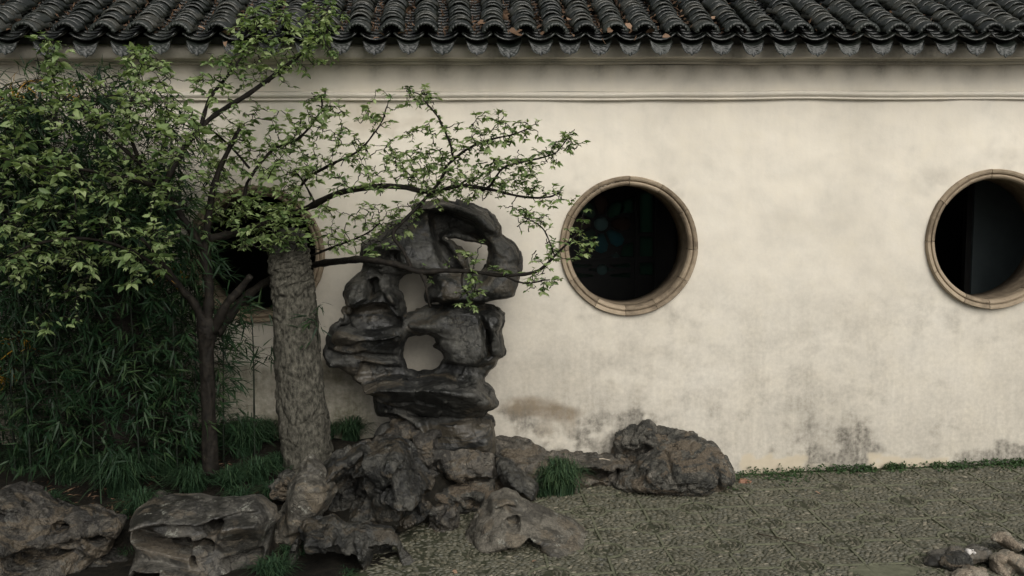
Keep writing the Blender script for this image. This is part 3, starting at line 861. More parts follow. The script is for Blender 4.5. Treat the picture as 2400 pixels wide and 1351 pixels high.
drips = [drip_mesh(s_) for s_ in (1, 2, 3)]
for i, (x, wd) in enumerate(vall):
    o = bpy.data.objects.new('drip_tile', drips[i % 3]); link(o, wall)
    o.location = (x + rt_.gauss(0, 0.004), EY - 0.03 + rt_.gauss(0, 0.006), float(eave_z(x)) + 0.010 + rt_.gauss(0, 0.004))
    o.rotation_euler = (rt_.gauss(0.02, 0.05), rt_.gauss(0, 0.05), rt_.gauss(0, 0.05))
    k = rt_.uniform(0.93, 1.03); o.scale = (k, 1, k * rt_.uniform(0.98, 1.10))

# ------------------------------------------------------------------ corridor behind the round windows
def box(name, x0, x1, y0, y1, z0, z1, mat, parent=None, bev=0.0):
    V = [(x, y, z) for x in (x0, x1) for y in (y0, y1) for z in (z0, z1)]
    return obj(name, V, [(0, 1, 3, 2), (4, 6, 7, 5), (0, 4, 5, 1), (2, 3, 7, 6), (0, 2, 6, 4), (1, 5, 7, 3)], mat, parent)
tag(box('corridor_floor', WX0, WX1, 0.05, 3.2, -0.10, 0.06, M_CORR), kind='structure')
LW = P(1412, 525, 2.6)
lx0, lx1, lz0, lz1 = LW[0] - 0.55, LW[0] + 0.75, 0.75, LW[2] + 0.6
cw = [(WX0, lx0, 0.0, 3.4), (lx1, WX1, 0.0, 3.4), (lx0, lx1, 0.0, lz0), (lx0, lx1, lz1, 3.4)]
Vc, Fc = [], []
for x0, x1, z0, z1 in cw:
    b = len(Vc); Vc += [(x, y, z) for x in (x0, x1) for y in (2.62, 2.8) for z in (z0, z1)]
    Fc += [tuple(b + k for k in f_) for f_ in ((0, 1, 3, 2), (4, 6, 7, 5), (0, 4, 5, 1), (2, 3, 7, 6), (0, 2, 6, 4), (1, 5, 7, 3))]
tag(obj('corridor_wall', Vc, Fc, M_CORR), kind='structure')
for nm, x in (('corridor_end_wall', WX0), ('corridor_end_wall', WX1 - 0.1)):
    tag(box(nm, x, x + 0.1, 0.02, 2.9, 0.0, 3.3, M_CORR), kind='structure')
pp = P(2280, 560, 1.15)
pan = thing('partition_panel', (pp[0] + 0.5, 1.2, 0.06), 'slate painted partition panel standing inside the rightmost round window', 'partition')
box('panel_board', pp[0] + 0.002, pp[0] + 1.4, 1.15, 1.20, 0.06, 2.9, M_PANEL, pan)
box('panel_stile', pp[0] - 0.05, pp[0], 1.17, 1.23, 0.06, 2.9, M_DARKWOOD, pan)

def glass_mat(name, col):
    m, nt, bs = new_mat(name)
    tr = nd(nt, 'ShaderNodeBsdfTranslucent'); tr.inputs[0].default_value = (*col, 1)
    n = noise(nt, 40, 3)
    bs.inputs['Base Color'].default_value = (*[c * 0.5 for c in col], 1); bs.inputs['Roughness'].default_value = 0.25
    bump(nt, bs, n, 0.3, 0.003)
    mx = nd(nt, 'ShaderNodeMixShader'); mx.inputs[0].default_value = 0.7
    nt.links.new(bs.outputs[0], mx.inputs[1]); nt.links.new(tr.outputs[0], mx.inputs[2])
    nt.links.new(mx.outputs[0], nt.nodes['Material Output'].inputs[0])
    return m
G_TEAL = glass_mat('teal_glass', (0.128, 0.259, 0.269)); G_RED = glass_mat('rust_glass', (0.166, 0.122, 0.096))
G_GREY = glass_mat('frosted_glass', (0.251, 0.333, 0.312)); G_GRN = glass_mat('green_glass', (0.107, 0.190, 0.141))
lw = thing('lattice_window', (LW[0], 2.62, lz0), 'dim flower-patterned stained glass lattice seen through the middle round window', 'window')
q = lambda px, py: np.array([P(px, py, 2.6)[0], P(px, py, 2.6)[2]])
panes = []
c0 = (1410, 525)
def regular(cx_, cy_, r, n, ph=0, sx=1, sy=1): return [(cx_ + sx * r * math.cos(ph + 2 * math.pi * k / n), cy_ + sy * r * math.sin(ph + 2 * math.pi * k / n)) for k in range(n)]
panes.append((regular(*c0, 17, 16), G_GREY))
for k in range(8):
    a = k * math.pi / 4 + math.pi / 2
    pts = []
    for rr_, da in ((24, -0.26), (52, -0.33), (66, -0.2), (70, 0), (66, 0.2), (52, 0.33), (24, 0.26)):
        pts.append((c0[0] + rr_ * math.cos(a + da), c0[1] + rr_ * math.sin(a + da)))
    panes.append((pts, [G_TEAL, G_GRN, G_RED, G_GRN, G_RED, G_GRN, G_RED, G_TEAL][k]))
panes.append((regular(1412, 633, 13, 14), G_GREY))
for sx in (-1, 1):
    panes.append(([(1412 + sx * 15, 630), (1412 + sx * 28, 631), (1412 + sx * 32, 634), (1412 + sx * 15, 637)], G_GREY))
    panes.append(([(1412 + sx * 18, 645), (1412 + sx * 66, 640), (1412 + sx * 66, 652), (1412 + sx * 22, 650)], G_GRN))
    panes.append(([(1412 + sx * 20, 622), (1412 + sx * 66, 618), (1412 + sx * 66, 628), (1412 + sx * 34, 628)], G_GRN))
    panes.append(([(1412 + sx * 20, 600), (1412 + sx * 34, 592), (1412 + sx * 44, 602), (1412 + sx * 30, 606)], G_GREY))
for y0_, y1_ in ((555, 602), (617, 645), (450, 545)): panes.append(([(1501, y0_), (1531, y0_), (1531, y1_), (1501, y1_)], G_GRN))
for y0_, y1_ in ((470, 500), (575, 602)): panes.append(([(1462, y0_), (1485, y0_ - 8), (1485, y1_), (1455, y1_)], G_GRN))
for pts, gm in panes:
    w2 = np.array([q(*p) for p in pts]); n = len(w2)
    V = np.concatenate([np.stack([w2[:, 0], np.full(n, 2.63), w2[:, 1]], -1), np.stack([w2[:, 0], np.full(n, 2.636), w2[:, 1]], -1)])
    obj('pane', V, [tuple(range(n)), tuple(range(2 * n - 1, n - 1, -1))] + [(i, n + i, n + (i + 1) % n, (i + 1) % n) for i in range(n)], gm, lw)
# the wooden lattice fills everything between the panes: back board with real openings is cut by a dark board behind the glass edges
Xg, Zg, Qg = grid_mesh(lx0, lx1, lz0, lz1, 180, 200)
cxm = (Xg[:-1, :-1] + Xg[1:, 1:]) / 2; czm = (Zg[:-1, :-1] + Zg[1:, 1:]) / 2
kp = np.ones(cxm.shape, bool)
for pts, gm in panes: kp &= poly_sd(cxm, czm, [q(*p) for p in pts]) < 0.012
obj('lattice_frame', np.stack([Xg, np.full(Xg.shape, 2.66), Zg], -1).reshape(-1, 3), Qg[kp.ravel()], M_DARKWOOD, lw)
for px0, px1, py0, py1 in ((1488, 1497, 430, 700), (1330, 1488, 604, 612), (1535, 1545, 430, 700)):
    a, b = q(px0, py1), q(px1, py0); box('muntin', a[0], b[0], 2.60, 2.625, a[1], b[1], M_DARKWOOD, lw)

# ------------------------------------------------------------------ rocks: carved volumes
def pnoise(p, scale, seed):
    q = p * scale; i = np.floor(q).astype(np.int64); t = q - i; t = t * t * (3 - 2 * t)
    tab = np.random.default_rng(seed).uniform(-1, 1, 65536)
    out = 0
    for a in (0, 1):
        for b in (0, 1):
            for c in (0, 1):
                h = (((i[:, 0] + a) * 73856093) ^ ((i[:, 1] + b) * 19349663) ^ ((i[:, 2] + c) * 83492791)) & 65535
                w = (t[:, 0] if a else 1 - t[:, 0]) * (t[:, 1] if b else 1 - t[:, 1]) * (t[:, 2] if c else 1 - t[:, 2])
                out = out + w * tab[h]
    return out

def vert_normals(V, Qd):
    fn = np.cross(V[Qd[:, 2]] - V[Qd[:, 0]], V[Qd[:, 3]] - V[Qd[:, 1]])
    N = np.zeros_like(V)
    for k in range(4): np.add.at(N, Qd[:, k], fn)
    return N / (np.linalg.norm(N, axis=1)[:, None] + 1e-12)

def roughen(V, Qd, facet, strata, fine, rng, dip=0.0):
    """broken facets with cracks, bedding lines and fine pitting, along the normals"""
    N = vert_normals(V, Qd); sd = int(rng.integers(1, 9999))
    dsp = np.zeros(len(V))
    size, amp = facet
    warp = np.stack([pnoise(V, 9, sd + k) for k in range(3)], -1)
    for sz, am in ((size, amp), (size * 0.45, amp * 0.26)):
        if am <= 0: continue
        ax = rng.normal(0, 1, (3, 3)); ax, _ = np.linalg.qr(ax)
        q = (V + 0.025 * warp) @ ax * np.array([1, 1.25, 0.8]) / sz
        cell = np.floor(q).astype(np.int64)
        best = np.full(len(V), 9.0); sec = np.full(len(V), 9.0); val = np.zeros(len(V))
        tabs = np.random.default_rng(sd).uniform(0, 1, (65536, 7))
        for a in (-1, 0, 1):
            for b in (-1, 0, 1):
                for c in (-1, 0, 1):
                    cc = cell + (a, b, c)
                    h = ((cc[:, 0] * 73856093) ^ (cc[:, 1] * 19349663) ^ (cc[:, 2] * 83492791)) & 65535
                    R_ = tabs[h]; dv = q - (cc + 0.1 + 0.8 * R_[:, :3]); d = np.linalg.norm(dv, axis=1)
                    v = (R_[:, 3] - 0.5) * 0.55 + ((R_[:, 4:7] - 0.5) * dv).sum(1) * 2.6
                    m = d < best
                    sec = np.where(m, best, np.minimum(sec, d)); val = np.where(m, v, val); best = np.where(m, d, best)
        dsp += am * (val - 0.22 * sstep(0.07, 0.0, sec - best))
    if strata:
        ca__, sa__ = math.cos(math.radians(dip)), math.sin(math.radians(dip))
        qs = np.stack([V[:, 0] * ca__ + V[:, 2] * sa__, V[:, 1], -V[:, 0] * sa__ + V[:, 2] * ca__], -1) + 0.03 * warp
        dsp += strata * (1 - 2.0 * np.abs(pnoise(qs * np.array([3, 6, 26]), 1, sd + 5))) + strata * 0.6 * pnoise(qs * np.array([8, 12, 60]), 1, sd + 6)
    rf_ = sum(0.5 ** k * (1 - 2.2 * np.abs(pnoise(V + 0.02 * warp, 6 * 2.05 ** k, sd + 20 + k))) for k in range(4))
    dsp += 1.1 * fine * rf_
    dsp += fine * 0.7 * (1 - 2 * np.abs(pnoise(V, 16, sd + 7))) + fine * 0.45 * pnoise(V, 44, sd + 8)
    return V + N * dsp[:, None]

def sculpt(name, outline, Yc, T, mat, label, holes=(), feats=(), w=0.16, vox=0.013, amp=0.02, ridge=0.02, rk=7, seed=1, tiltz=0.0, org=None, back=1.0, cat='rock', group=None, bow=0.0, edge=0.012, facet=(0.13, 0.016), strata=0.0, fine=0.005, dip=0.0):
    """outline, holes, feats in photo pixels on the plane Yc. feats: (polygon, push_at_top, push_at_bottom, softness): towards the viewer is positive"""
    rng = np.random.default_rng(seed)
    to = lambda pl: np.array([(P(x, y, Yc)[0], P(x, y, Yc)[2]) for x, y in pl])
    O = to(outline)
    x0, z0 = O.min(0) - 0.06; x1, z1 = O.max(0) + 0.06
    fmax = max([0] + [max(f_[1], f_[2]) for f_ in feats])
    y0, y1 = Yc - T - fmax - 0.10, Yc + T * back + 0.10
    nx, ny, nz = [int(math.ceil((b - a) / vox)) + 1 for a, b in ((x0, x1), (y0, y1), (z0, z1))]
    xs_ = x0 + np.arange(nx) * vox; ys_ = y0 + np.arange(ny) * vox; zs_ = z0 + np.arange(nz) * vox
    X2, Z2 = np.meshgrid(xs_, zs_, indexing='ij')
    d = poly_sd(X2, Z2, O)
    for h_ in holes: d = np.minimum(d, -poly_sd(X2, Z2, to(h_)))
    sx, sz = nx * vox, nz * vox
    d = d + edge * 0.6 * vnoise(d.shape, (sx * 11, sz * 11), rng) + edge * 0.3 * vnoise(d.shape, (sx * 28, sz * 28), rng)
    prof = T * np.sqrt(np.clip(1 - (1 - np.clip(d / w, 0, 1)) ** 2, 0, 1))
    und = 1 + 0.22 * vnoise(d.shape, (sx * 5, sz * 5), rng)
    hf = np.where(d > 0, prof * und, d * 1.5); hb = np.where(d > 0, prof * back, d * 1.5)
    gate = sstep(0.0, 0.05, d)
    for poly, at, ab, soft in feats:
        pl = to(poly); fd = poly_sd(X2, Z2, pl) + 0.012 * vnoise(d.shape, (sx * 9, sz * 9), rng)
        tz = np.clip((pl[:, 1].max() - Z2) / (pl[:, 1].max() - pl[:, 1].min() + 1e-6), 0, 1)
        hf = hf + (at * (1 - tz) + ab * tz) * 1.25 * sstep(-soft * 0.4, soft, fd) * gate
    yc = Yc + tiltz * (Z2 - Z2.mean())
    Yg = ys_[None, :, None]
    fr = Yg - (yc - hf)[:, None, :]; bk = (yc + hb)[:, None, :] - Yg
    f = np.minimum(fr, bk)
    sy = ny * vox
    n1 = vnoise(f.shape, (sx * rk, sy * rk, sz * rk), rng)
    n2 = vnoise(f.shape, (sx * rk * 2.2, sy * rk * 2.2, sz * rk * 2.6), rng)
    n3 = vnoise(f.shape, (sx * rk * 5, sy * rk * 5, sz * rk * 5), rng)
    f = f + ridge * (1 - 1.6 * np.abs(n1)) + ridge * 0.55 * (0.8 - 1.3 * np.abs(n2)) + amp * 0.35 * n3
    f = np.where(d[:, None, :] < -0.03, np.minimum(f, -0.01), f)
    for ax in range(3):
        s0 = [slice(None)] * 3; s0[ax] = 0; f[tuple(s0)] = -0.02; s0[ax] = -1; f[tuple(s0)] = -0.02
    if not (f > 0).any():
        print('EMPTY ROCK', name, f.max()); f = f - f.max() + 0.02
    V, Qd = surface_nets(f, (x0, y0, z0), vox)
    V = roughen(V, Qd, facet, strata, fine, rng, dip)
    o = obj(name, V, Qd, mat, None, True)
    return tag(o, label, cat, group)

def zm(ox, oy, s_, pts): return [(ox + x / s_, oy + y / s_) for x, y in pts]
z5 = lambda p: zm(700, 440, 2.4133, p)
z8 = lambda p: zm(600, 900, 2.6667, p)
z7 = lambda p: zm(0, 850, 2.6667, p)
zA = lambda p: zm(1100, 900, 2.996, p)
zR = lambda p: zm(1900, 1050, 4.488, p)

rock_outline = z5([(630, 105), (660, 85), (740, 80), (800, 62), (850, 70), (900, 78), (940, 95), (1000, 110), (1060, 130), (1100, 165), (1140, 215), (1150, 255), (1180, 280), (1220, 310), (1255, 365), (1262, 400), (1258, 480), (1245, 560), (1225, 615), (1180, 635), (1120, 632), (1080, 640), (1055, 655), (1110, 655), (1150, 675), (1172, 705), (1175, 745), (1160, 800), (1160, 900), (1155, 940), (1125, 955), (1115, 985), (1085, 1020), (1060, 1060), (1045, 1095), (1060, 1110), (1090, 1140), (1110, 1180), (1127, 1210), (1120, 1225), (1070, 1245), (1040, 1270), (1010, 1290), (1090, 1300), (1110, 1400), (1120, 1500), (600, 1500), (430, 1400), (470, 1350), (560, 1310), (450, 1280), (425, 1160), (370, 1130), (330, 1100), (300, 1060), (260, 1030), (220, 1015), (170, 1008), (165, 980), (150, 940), (150, 890), (165, 840), (190, 790), (225, 750), (235, 728), (250, 745), (262, 740), (250, 700), (258, 683), (285, 690), (285, 650), (275, 610), (280, 570), (310, 510), (350, 470), (360, 420), (355, 380), (370, 320), (420, 295), (450, 270), (490, 220), (530, 200), (600, 175), (640, 150)])
rock_holes = [z5([(580, 530), (600, 510), (650, 503), (690, 510), (740, 525), (745, 560), (725, 610), (735, 660), (700, 680), (650, 690), (610, 700), (605, 660), (590, 600), (575, 560)]),
              z5([(735, 640), (770, 632), (800, 645), (795, 665), (760, 672), (730, 665)]),
              z5([(865, 305), (900, 295), (960, 310), (1000, 335), (1035, 345), (1042, 380), (1035, 420), (1010, 450), (970, 460), (955, 420), (945, 380), (910, 340)]),
              z5([(620, 910), (650, 870), (690, 845), (730, 838), (765, 860), (768, 890), (755, 905), (785, 930), (795, 965), (770, 1000), (730, 1015), (680, 1022), (630, 1010), (618, 960)])]
rock_holes = [[(sum(x for x, _ in h_) / len(h_) * (1 - k_) + x * k_, sum(y for _, y in h_) / len(h_) * (1 - k_) + y * k_) for x, y in h_] for h_, k_ in zip(rock_holes, (1.28, 1.6, 1.35, 1.25))]
rock_feats = [(z5(p_), a_, b_, c_) for p_, a_, b_, c_ in [
    ([(630, 80), (800, 50), (1000, 90), (1150, 220), (1160, 270), (1090, 250), (990, 175), (880, 130), (740, 130), (640, 140)], 0.09, 0.09, 0.05),
    ([(740, 150), (830, 128), (900, 150), (1000, 200), (1060, 270), (1070, 310), (1030, 330), (960, 295), (880, 290), (860, 300), (880, 360), (930, 450), (870, 460), (800, 410), (765, 330), (745, 240)], -0.20, -0.18, 0.03),
    ([(440, 290), (540, 250), (640, 165), (735, 170), (745, 260), (765, 350), (840, 450), (700, 490), (610, 495), (560, 420)], 0.0, 0.06, 0.03),
    ([(355, 330), (420, 300), (520, 310), (520, 400), (480, 460), (365, 430)], 0.08, 0.05, 0.03),
    ([(520, 345), (580, 345), (605, 430), (560, 450), (520, 400)], -0.10, -0.10, 0.02),
    ([(290, 560), (350, 470), (400, 465), (392, 560), (402, 615), (330, 640), (285, 640)], 0.03, 0.08, 0.03),
    ([(395, 520), (450, 495), (475, 590), (420, 610)], -0.14, -0.18, 0.02),
    ([(470, 565), (540, 538), (600, 600), (605, 700), (565, 712), (500, 650)], 0.09, 0.12, 0.03),
    ([(235, 690), (420, 642), (500, 655), (565, 715), (600, 718), (600, 775), (500, 795), (240, 780)], -0.17, -0.12, 0.025),
    ([(150, 850), (250, 785), (430, 802), (600, 775), (615, 870), (560, 855), (430, 860), (230, 880)], 0.11, 0.0, 0.025),
    ([(150, 900), (420, 905), (610, 930), (600, 975), (400, 950), (180, 960)], -0.06, -0.04, 0.02),
    ([(735, 495), (1260, 445), (1255, 560), (1220, 612), (1080, 632), (880, 640), (820, 655), (730, 610)], 0.05, 0.12, 0.03),
    ([(740, 640), (900, 640), (1060, 640), (1040, 675), (860, 668), (800, 690)], -0.08, -0.08, 0.02),
    ([(640, 760), (770, 715), (860, 668), (1000, 655), (1040, 695), (1050, 780), (1055, 930), (1000, 970), (800, 970), (772, 880), (790, 830)], 0.09, 0.07, 0.03),
    ([(1030, 690), (1110, 655), (1180, 712), (1165, 945), (1100, 925), (1075, 800)], 0.14, -0.02, 0.03),
    ([(1048, 770), (1073, 765), (1088, 920), (1062, 935)], -0.11, -0.11, 0.012),
    ([(370, 965), (620, 1010), (800, 985), (1110, 965), (1060, 1060), (830, 1038), (480, 1052), (330, 1080)], -0.06, -0.02, 0.025),
    ([(350, 1112), (480, 1060), (660, 1075), (830, 1043), (1000, 1073), (1105, 1150), (1140, 1218), (1040, 1285), (700, 1292), (450, 1182)], 0.32, -0.08, 0.03),
    ([(430, 1172), (560, 1200), (720, 1290), (740, 1400), (640, 1312), (460, 1282)], 0.08, 0.04, 0.03)]]
rocks = []
sculpt('scholar_rock', rock_outline, -0.40, 0.20, M_ROCK_SCHOLAR, 'tall dark scholar rock pierced by holes, standing upright before the white wall', rock_holes, rock_feats,
       w=0.11, vox=0.009, amp=0.004, ridge=0.010, rk=5, seed=4, facet=(0.26, 0.014), strata=0.003, fine=0.0012)
# pedestal and rocks around it
sculpt('pedestal_rock', z8([(790, 170), (880, 215), (960, 170), (1050, 225), (1120, 175), (1200, 240), (1270, 195), (1350, 245), (1420, 205), (1480, 255), (1440, 290), (1500, 370), (1530, 470), (1560, 560), (1600, 640), (1660, 700), (1660, 800), (1060, 800), (1060, 720), (960, 560), (900, 420), (720, 370), (740, 290), (860, 235)]),
       -0.40, 0.24, M_ROCK_BROWN, 'brown folded pedestal rock carrying the tall scholar rock', (),
       [(z8([(980, 260), (1160, 250), (1130, 330), (1160, 400), (1060, 460), (960, 420)]), 0.10, 0.02, 0.05),
        (z8([(1130, 330), (1300, 350), (1520, 380), (1530, 560), (1200, 520), (1190, 430)]), 0.02, 0.12, 0.05),
        (z8([(1170, 300), (1240, 310), (1240, 350), (1180, 340)]), -0.12, -0.12, 0.03),
        (z8([(920, 310), (990, 300), (980, 420), (930, 400)]), -0.14, -0.14, 0.03),
        (z8([(1000, 420), (1150, 400), (1180, 520), (1010, 560)]), -0.08, -0.02, 0.05)], w=0.16, ridge=0.013, rk=6, seed=9, vox=0.010, facet=(0.2, 0.030), fine=0.004, strata=0.005)
sculpt('ledge_rock', z8([(1180, 600), (1200, 545), (1290, 500), (1400, 480), (1450, 500), (1480, 580), (1470, 640), (1480, 720), (1400, 770), (1220, 775), (1060, 740), (1030, 660), (1080, 620)]),
       -0.56, 0.20, M_ROCK_GREY, 'grey cracked ledge rock stepped below the brown pedestal rock', (),
       [(z8([(1180, 600), (1300, 560), (1480, 540), (1470, 600), (1300, 620)]), -0.10, -0.14, 0.03), (z8([(1040, 640), (1300, 620), (1440, 620), (1430, 690), (1200, 730)]), 0.10, 0.0, 0.04)], w=0.14, seed=12, ridge=0.024, rk=9)
sculpt('striated_rock', z8([(1060, 780), (1100, 765), (1210, 775), (1240, 820), (1240, 940), (1160, 940), (1080, 900)]), -1.06, 0.12, M_ROCK_BROWN, 'small striated brown rock between the slanting boulder and the low flat rock', (), (), w=0.08, vox=0.011, seed=13, ridge=0.018, rk=12)
sculpt('hanging_rock', z8([(1520, 470), (1570, 480), (1650, 540), (1740, 600), (1750, 650), (1740, 740), (1690, 720), (1600, 650), (1540, 590)]), -0.52, 0.14, M_ROCK_DARK, 'dark pointed rock leaning out beside the round grass mound', (),
       [(z8([(1520, 470), (1660, 540), (1740, 620), (1700, 650), (1560, 560)]), 0.08, 0.10, 0.04)], w=0.09, seed=14, ridge=0.018, rk=9)
sculpt('flat_rock', z8([(1280, 985), (1330, 890), (1390, 790), (1470, 695), (1560, 672), (1700, 735), (1830, 790), (1960, 845), (2070, 905), (2125, 960), (2100, 1030), (1960, 1040), (1850, 1045), (1740, 1030), (1590, 1040), (1370, 1050), (1285, 1030)]),
       -1.16, 0.26, M_ROCK_TAN, 'low pale brown flat rock lying on the pebble paving', (),
       [(z8([(1600, 890), (1680, 845), (1755, 890), (1755, 1030), (1590, 1030)]), -0.16, -0.26, 0.02), (z8([(1380, 960), (1480, 925), (1590, 915), (1595, 1040), (1360, 1045)]), -0.10, -0.24, 0.02),
        (z8([(1330, 890), (1480, 710), (1560, 680), (1750, 770), (2060, 920), (2100, 1020), (1780, 1010), (1740, 890), (1580, 905), (1400, 940)]), -0.12, 0.16, 0.03),
        (z8([(1560, 780), (1620, 780), (1620, 815), (1570, 815)]), -0.10, -0.10, 0.015), (z8([(1800, 965), (1845, 960), (1850, 1030), (1812, 1030)]), -0.18, -0.18, 0.012)], w=0.24, ridge=0.005, rk=5, seed=15, vox=0.009, facet=(0.22, 0.010), fine=0.0014, strata=0.003)
sculpt('slanting_slab', z8([(30, 1110), (110, 890), (195, 740), (255, 570), (285, 480), (325, 438), (362, 455), (430, 540), (490, 615), (525, 670), (455, 770), (360, 880), (300, 990), (240, 1110), (150, 1230), (10, 1240)]),
       -1.27, 0.13, M_ROCK_TAN, 'pale slanting slab propped against the large dark boulder', (),
       [(z8([(280, 560), (440, 560), (510, 660), (320, 880), (210, 900), (220, 760)]), 0.09, 0.05, 0.03), (z8([(100, 1000), (200, 930), (290, 960), (200, 1120), (60, 1180)]), -0.04, 0.06, 0.03)], w=0.10, vox=0.009, ridge=0.004, rk=5, amp=0.004, seed=16, facet=(0.22, 0.014), fine=0.0014, strata=0.003, dip=62)
sculpt('crag_boulder', z8([(330, 580), (420, 500), (560, 425), (690, 362), (730, 386), (820, 350), (895, 345), (940, 385), (990, 470), (1055, 560), (1085, 612), (1045, 700), (1075, 760), (1000, 835), (900, 895), (850, 1010), (500, 1010), (330, 960), (340, 860), (420, 700)]),
       -1.10, 0.24, M_ROCK_DARK, 'large dark slanting boulder with a deep hollow in front of the cut trunk', (),
       [(z8([(470, 600), (560, 560), (660, 560), (700, 640), (640, 770), (560, 870), (430, 890), (390, 780)]), -0.17, -0.20, 0.03),
        (z8([(320, 580), (560, 425), (690, 362), (730, 390), (600, 470), (520, 560), (430, 640)]), 0.06, 0.14, 0.03),
        (z8([(600, 530), (720, 390), (895, 345), (945, 390), (860, 525), (740, 700), (650, 620)]), 0.16, 0.03, 0.03),
        (z8([(865, 530), (950, 400), (1055, 560), (1090, 612), (1000, 690), (880, 665)]), 0.02, 0.16, 0.03),
        (z8([(715, 700), (860, 560), (885, 690), (865, 870), (760, 890)]), 0.12, 0.0, 0.03),
        (z8([(885, 700), (1010, 700), (1030, 790), (880, 870)]), -0.14, -0.18, 0.03)], w=0.15, ridge=0.006, rk=5, seed=17, vox=0.009, facet=(0.24, 0.030), fine=0.0028, strata=0.005, dip=42)
sculpt('cavern_rock', z8([(190, 1100), (230, 1000), (320, 875), (480, 845), (560, 900), (700, 885), (850, 915), (930, 1045), (985, 1120), (960, 1320), (180, 1330)]),
       -1.60, 0.18, M_ROCK_DARK, 'dark undercut rock with a brownish knob below the large dark boulder', (),
       [(z8([(325, 870), (480, 845), (508, 900), (490, 965), (345, 970)]), 0.20, 0.10, 0.02), (z8([(250, 990), (520, 980), (560, 1100), (520, 1260), (240, 1250)]), -0.22, -0.26, 0.03),
        (z8([(630, 890), (690, 890), (725, 1050), (655, 1070)]), 0.16, 0.06, 0.02), (z8([(740, 1000), (880, 1000), (900, 1140), (740, 1140)]), -0.22, -0.22, 0.03), (z8([(540, 1010), (640, 1010), (690, 1140), (560, 1150)]), -0.22, -0.22, 0.03)], w=0.13, ridge=0.006, rk=6, seed=18, vox=0.009, facet=(0.18, 0.024), fine=0.0028)
sculpt('hollowed_rock', z7([(835, 960), (880, 905), (930, 872), (1060, 838), (1180, 852), (1300, 864), (1450, 842), (1620, 835), (1670, 862), (1725, 905), (1750, 970), (1700, 1090), (1680, 1210), (1640, 1320), (1600, 1500), (900, 1500), (835, 1420), (825, 1250), (850, 1160), (815, 1080)]),
       -1.64, 0.26, M_ROCK_SMOOTH, 'smooth grey water-worn rock with hollows and lichen spots at the front left', (),
       [(z7([(1330, 960), (1385, 930), (1440, 945), (1425, 1010), (1350, 1035)]), -0.34, -0.34, 0.02),
        (z7([(1225, 1050), (1330, 1030), (1375, 1075), (1370, 1120), (1290, 1085), (1240, 1098)]), -0.20, -0.20, 0.02),
        (z7([(1235, 1125), (1285, 1125), (1290, 1200), (1240, 1200)]), -0.22, -0.22, 0.015),
        (z7([(840, 1000), (1000, 962), (1080, 1020), (1230, 1030), (1225, 1110), (1000, 1095), (860, 1065)]), -0.10, -0.20, 0.03),
        (z7([(850, 930), (1060, 842), (1640, 838), (1690, 895), (1440, 900), (1300, 960), (1100, 930), (980, 955), (890, 995)]), 0.02, 0.14, 0.03),
        (z7([(1440, 960), (1670, 900), (1700, 1040), (1650, 1150), (1480, 1155), (1390, 1065)]), 0.14, 0.02, 0.035),
        (z7([(860, 1205), (1080, 1180), (1300, 1230), (1420, 1260), (1380, 1340), (1180, 1310), (1100, 1235), (960, 1212), (890, 1270)]), 0.18, 0.04, 0.025),
        (z7([(925, 1225), (1080, 1212), (1150, 1270), (1050, 1285), (945, 1275)]), -0.20, -0.20, 0.02),
        (z7([(1440, 1190), (1640, 1160), (1640, 1290), (1500, 1300)]), -0.12, -0.02, 0.03)], w=0.16, ridge=0.004, rk=4, amp=0.002, seed=19, vox=0.009, facet=(0.26, 0.006), fine=0.0008)
sculpt('pitted_rock', z7([(-60, 800), (0, 765), (80, 760), (180, 800), (250, 828), (330, 880), (450, 930), (600, 940), (740, 970), (775, 1005), (730, 1090), (700, 1170), (580, 1230), (520, 1330), (480, 1480), (160, 1480), (-60, 1480)]),
       -1.58, 0.24, M_ROCK_BROWN, 'brown pitted rock in the lower left corner beside the smooth hollowed rock', (),
       [(z7([(-20, 850), (160, 862), (150, 905), (-20, 895)]), -0.18, -0.20, 0.02), (z7([(120, 975), (220, 975), (280, 1085), (200, 1130), (120, 1060)]), 0.12, 0.05, 0.025),
        (z7([(-40, 770), (180, 800), (330, 880), (180, 870), (-40, 850)]), 0.04, 0.12, 0.03),
        (z7([(395, 975), (475, 970), (475, 1015), (395, 1015)]), -0.22, -0.22, 0.015), (z7([(565, 1040), (670, 1040), (690, 1085), (590, 1090)]), -0.26, -0.26, 0.02),
        (z7([(540, 950), (600, 945), (600, 985), (545, 985)]), -0.15, -0.15, 0.015), (z7([(420, 1060), (520, 1050), (520, 1100), (440, 1110)]), -0.16, -0.16, 0.02), (z7([(640, 990), (700, 990), (700, 1020), (650, 1020)]), -0.14, -0.14, 0.015),
        (z7([(150, 1120), (420, 1100), (560, 1120), (420, 1190), (180, 1210)]), -0.12, -0.20, 0.03), (z7([(150, 1225), (390, 1205), (380, 1290), (200, 1340)]), 0.14, 0.04, 0.03)], w=0.15, ridge=0.007, rk=7, seed=20, facet=(0.18, 0.020), fine=0.0035, vox=0.009, strata=0.003, dip=-20)
sculpt('low_slab', z7([(400, 1290), (470, 1230), (560, 1195), (700, 1165), (800, 1180), (845, 1230), (850, 1480), (380, 1480)]), -1.50, 0.14, M_ROCK_BROWN, 'low flat brown slab in the gap between the two front left rocks', (), (), w=0.12, ridge=0.006, rk=7, seed=36, facet=(0.2, 0.016), fine=0.003)
sculpt('bed_edge_stone', z7([(900, 880), (940, 830), (1000, 810), (1060, 835), (1040, 880)]), -1.1, 0.07, M_ROCK_BROWN, 'small rough stone behind the top edge of the smooth hollowed rock', (), (), w=0.05, vox=0.010, seed=21, ridge=0.012, rk=14)
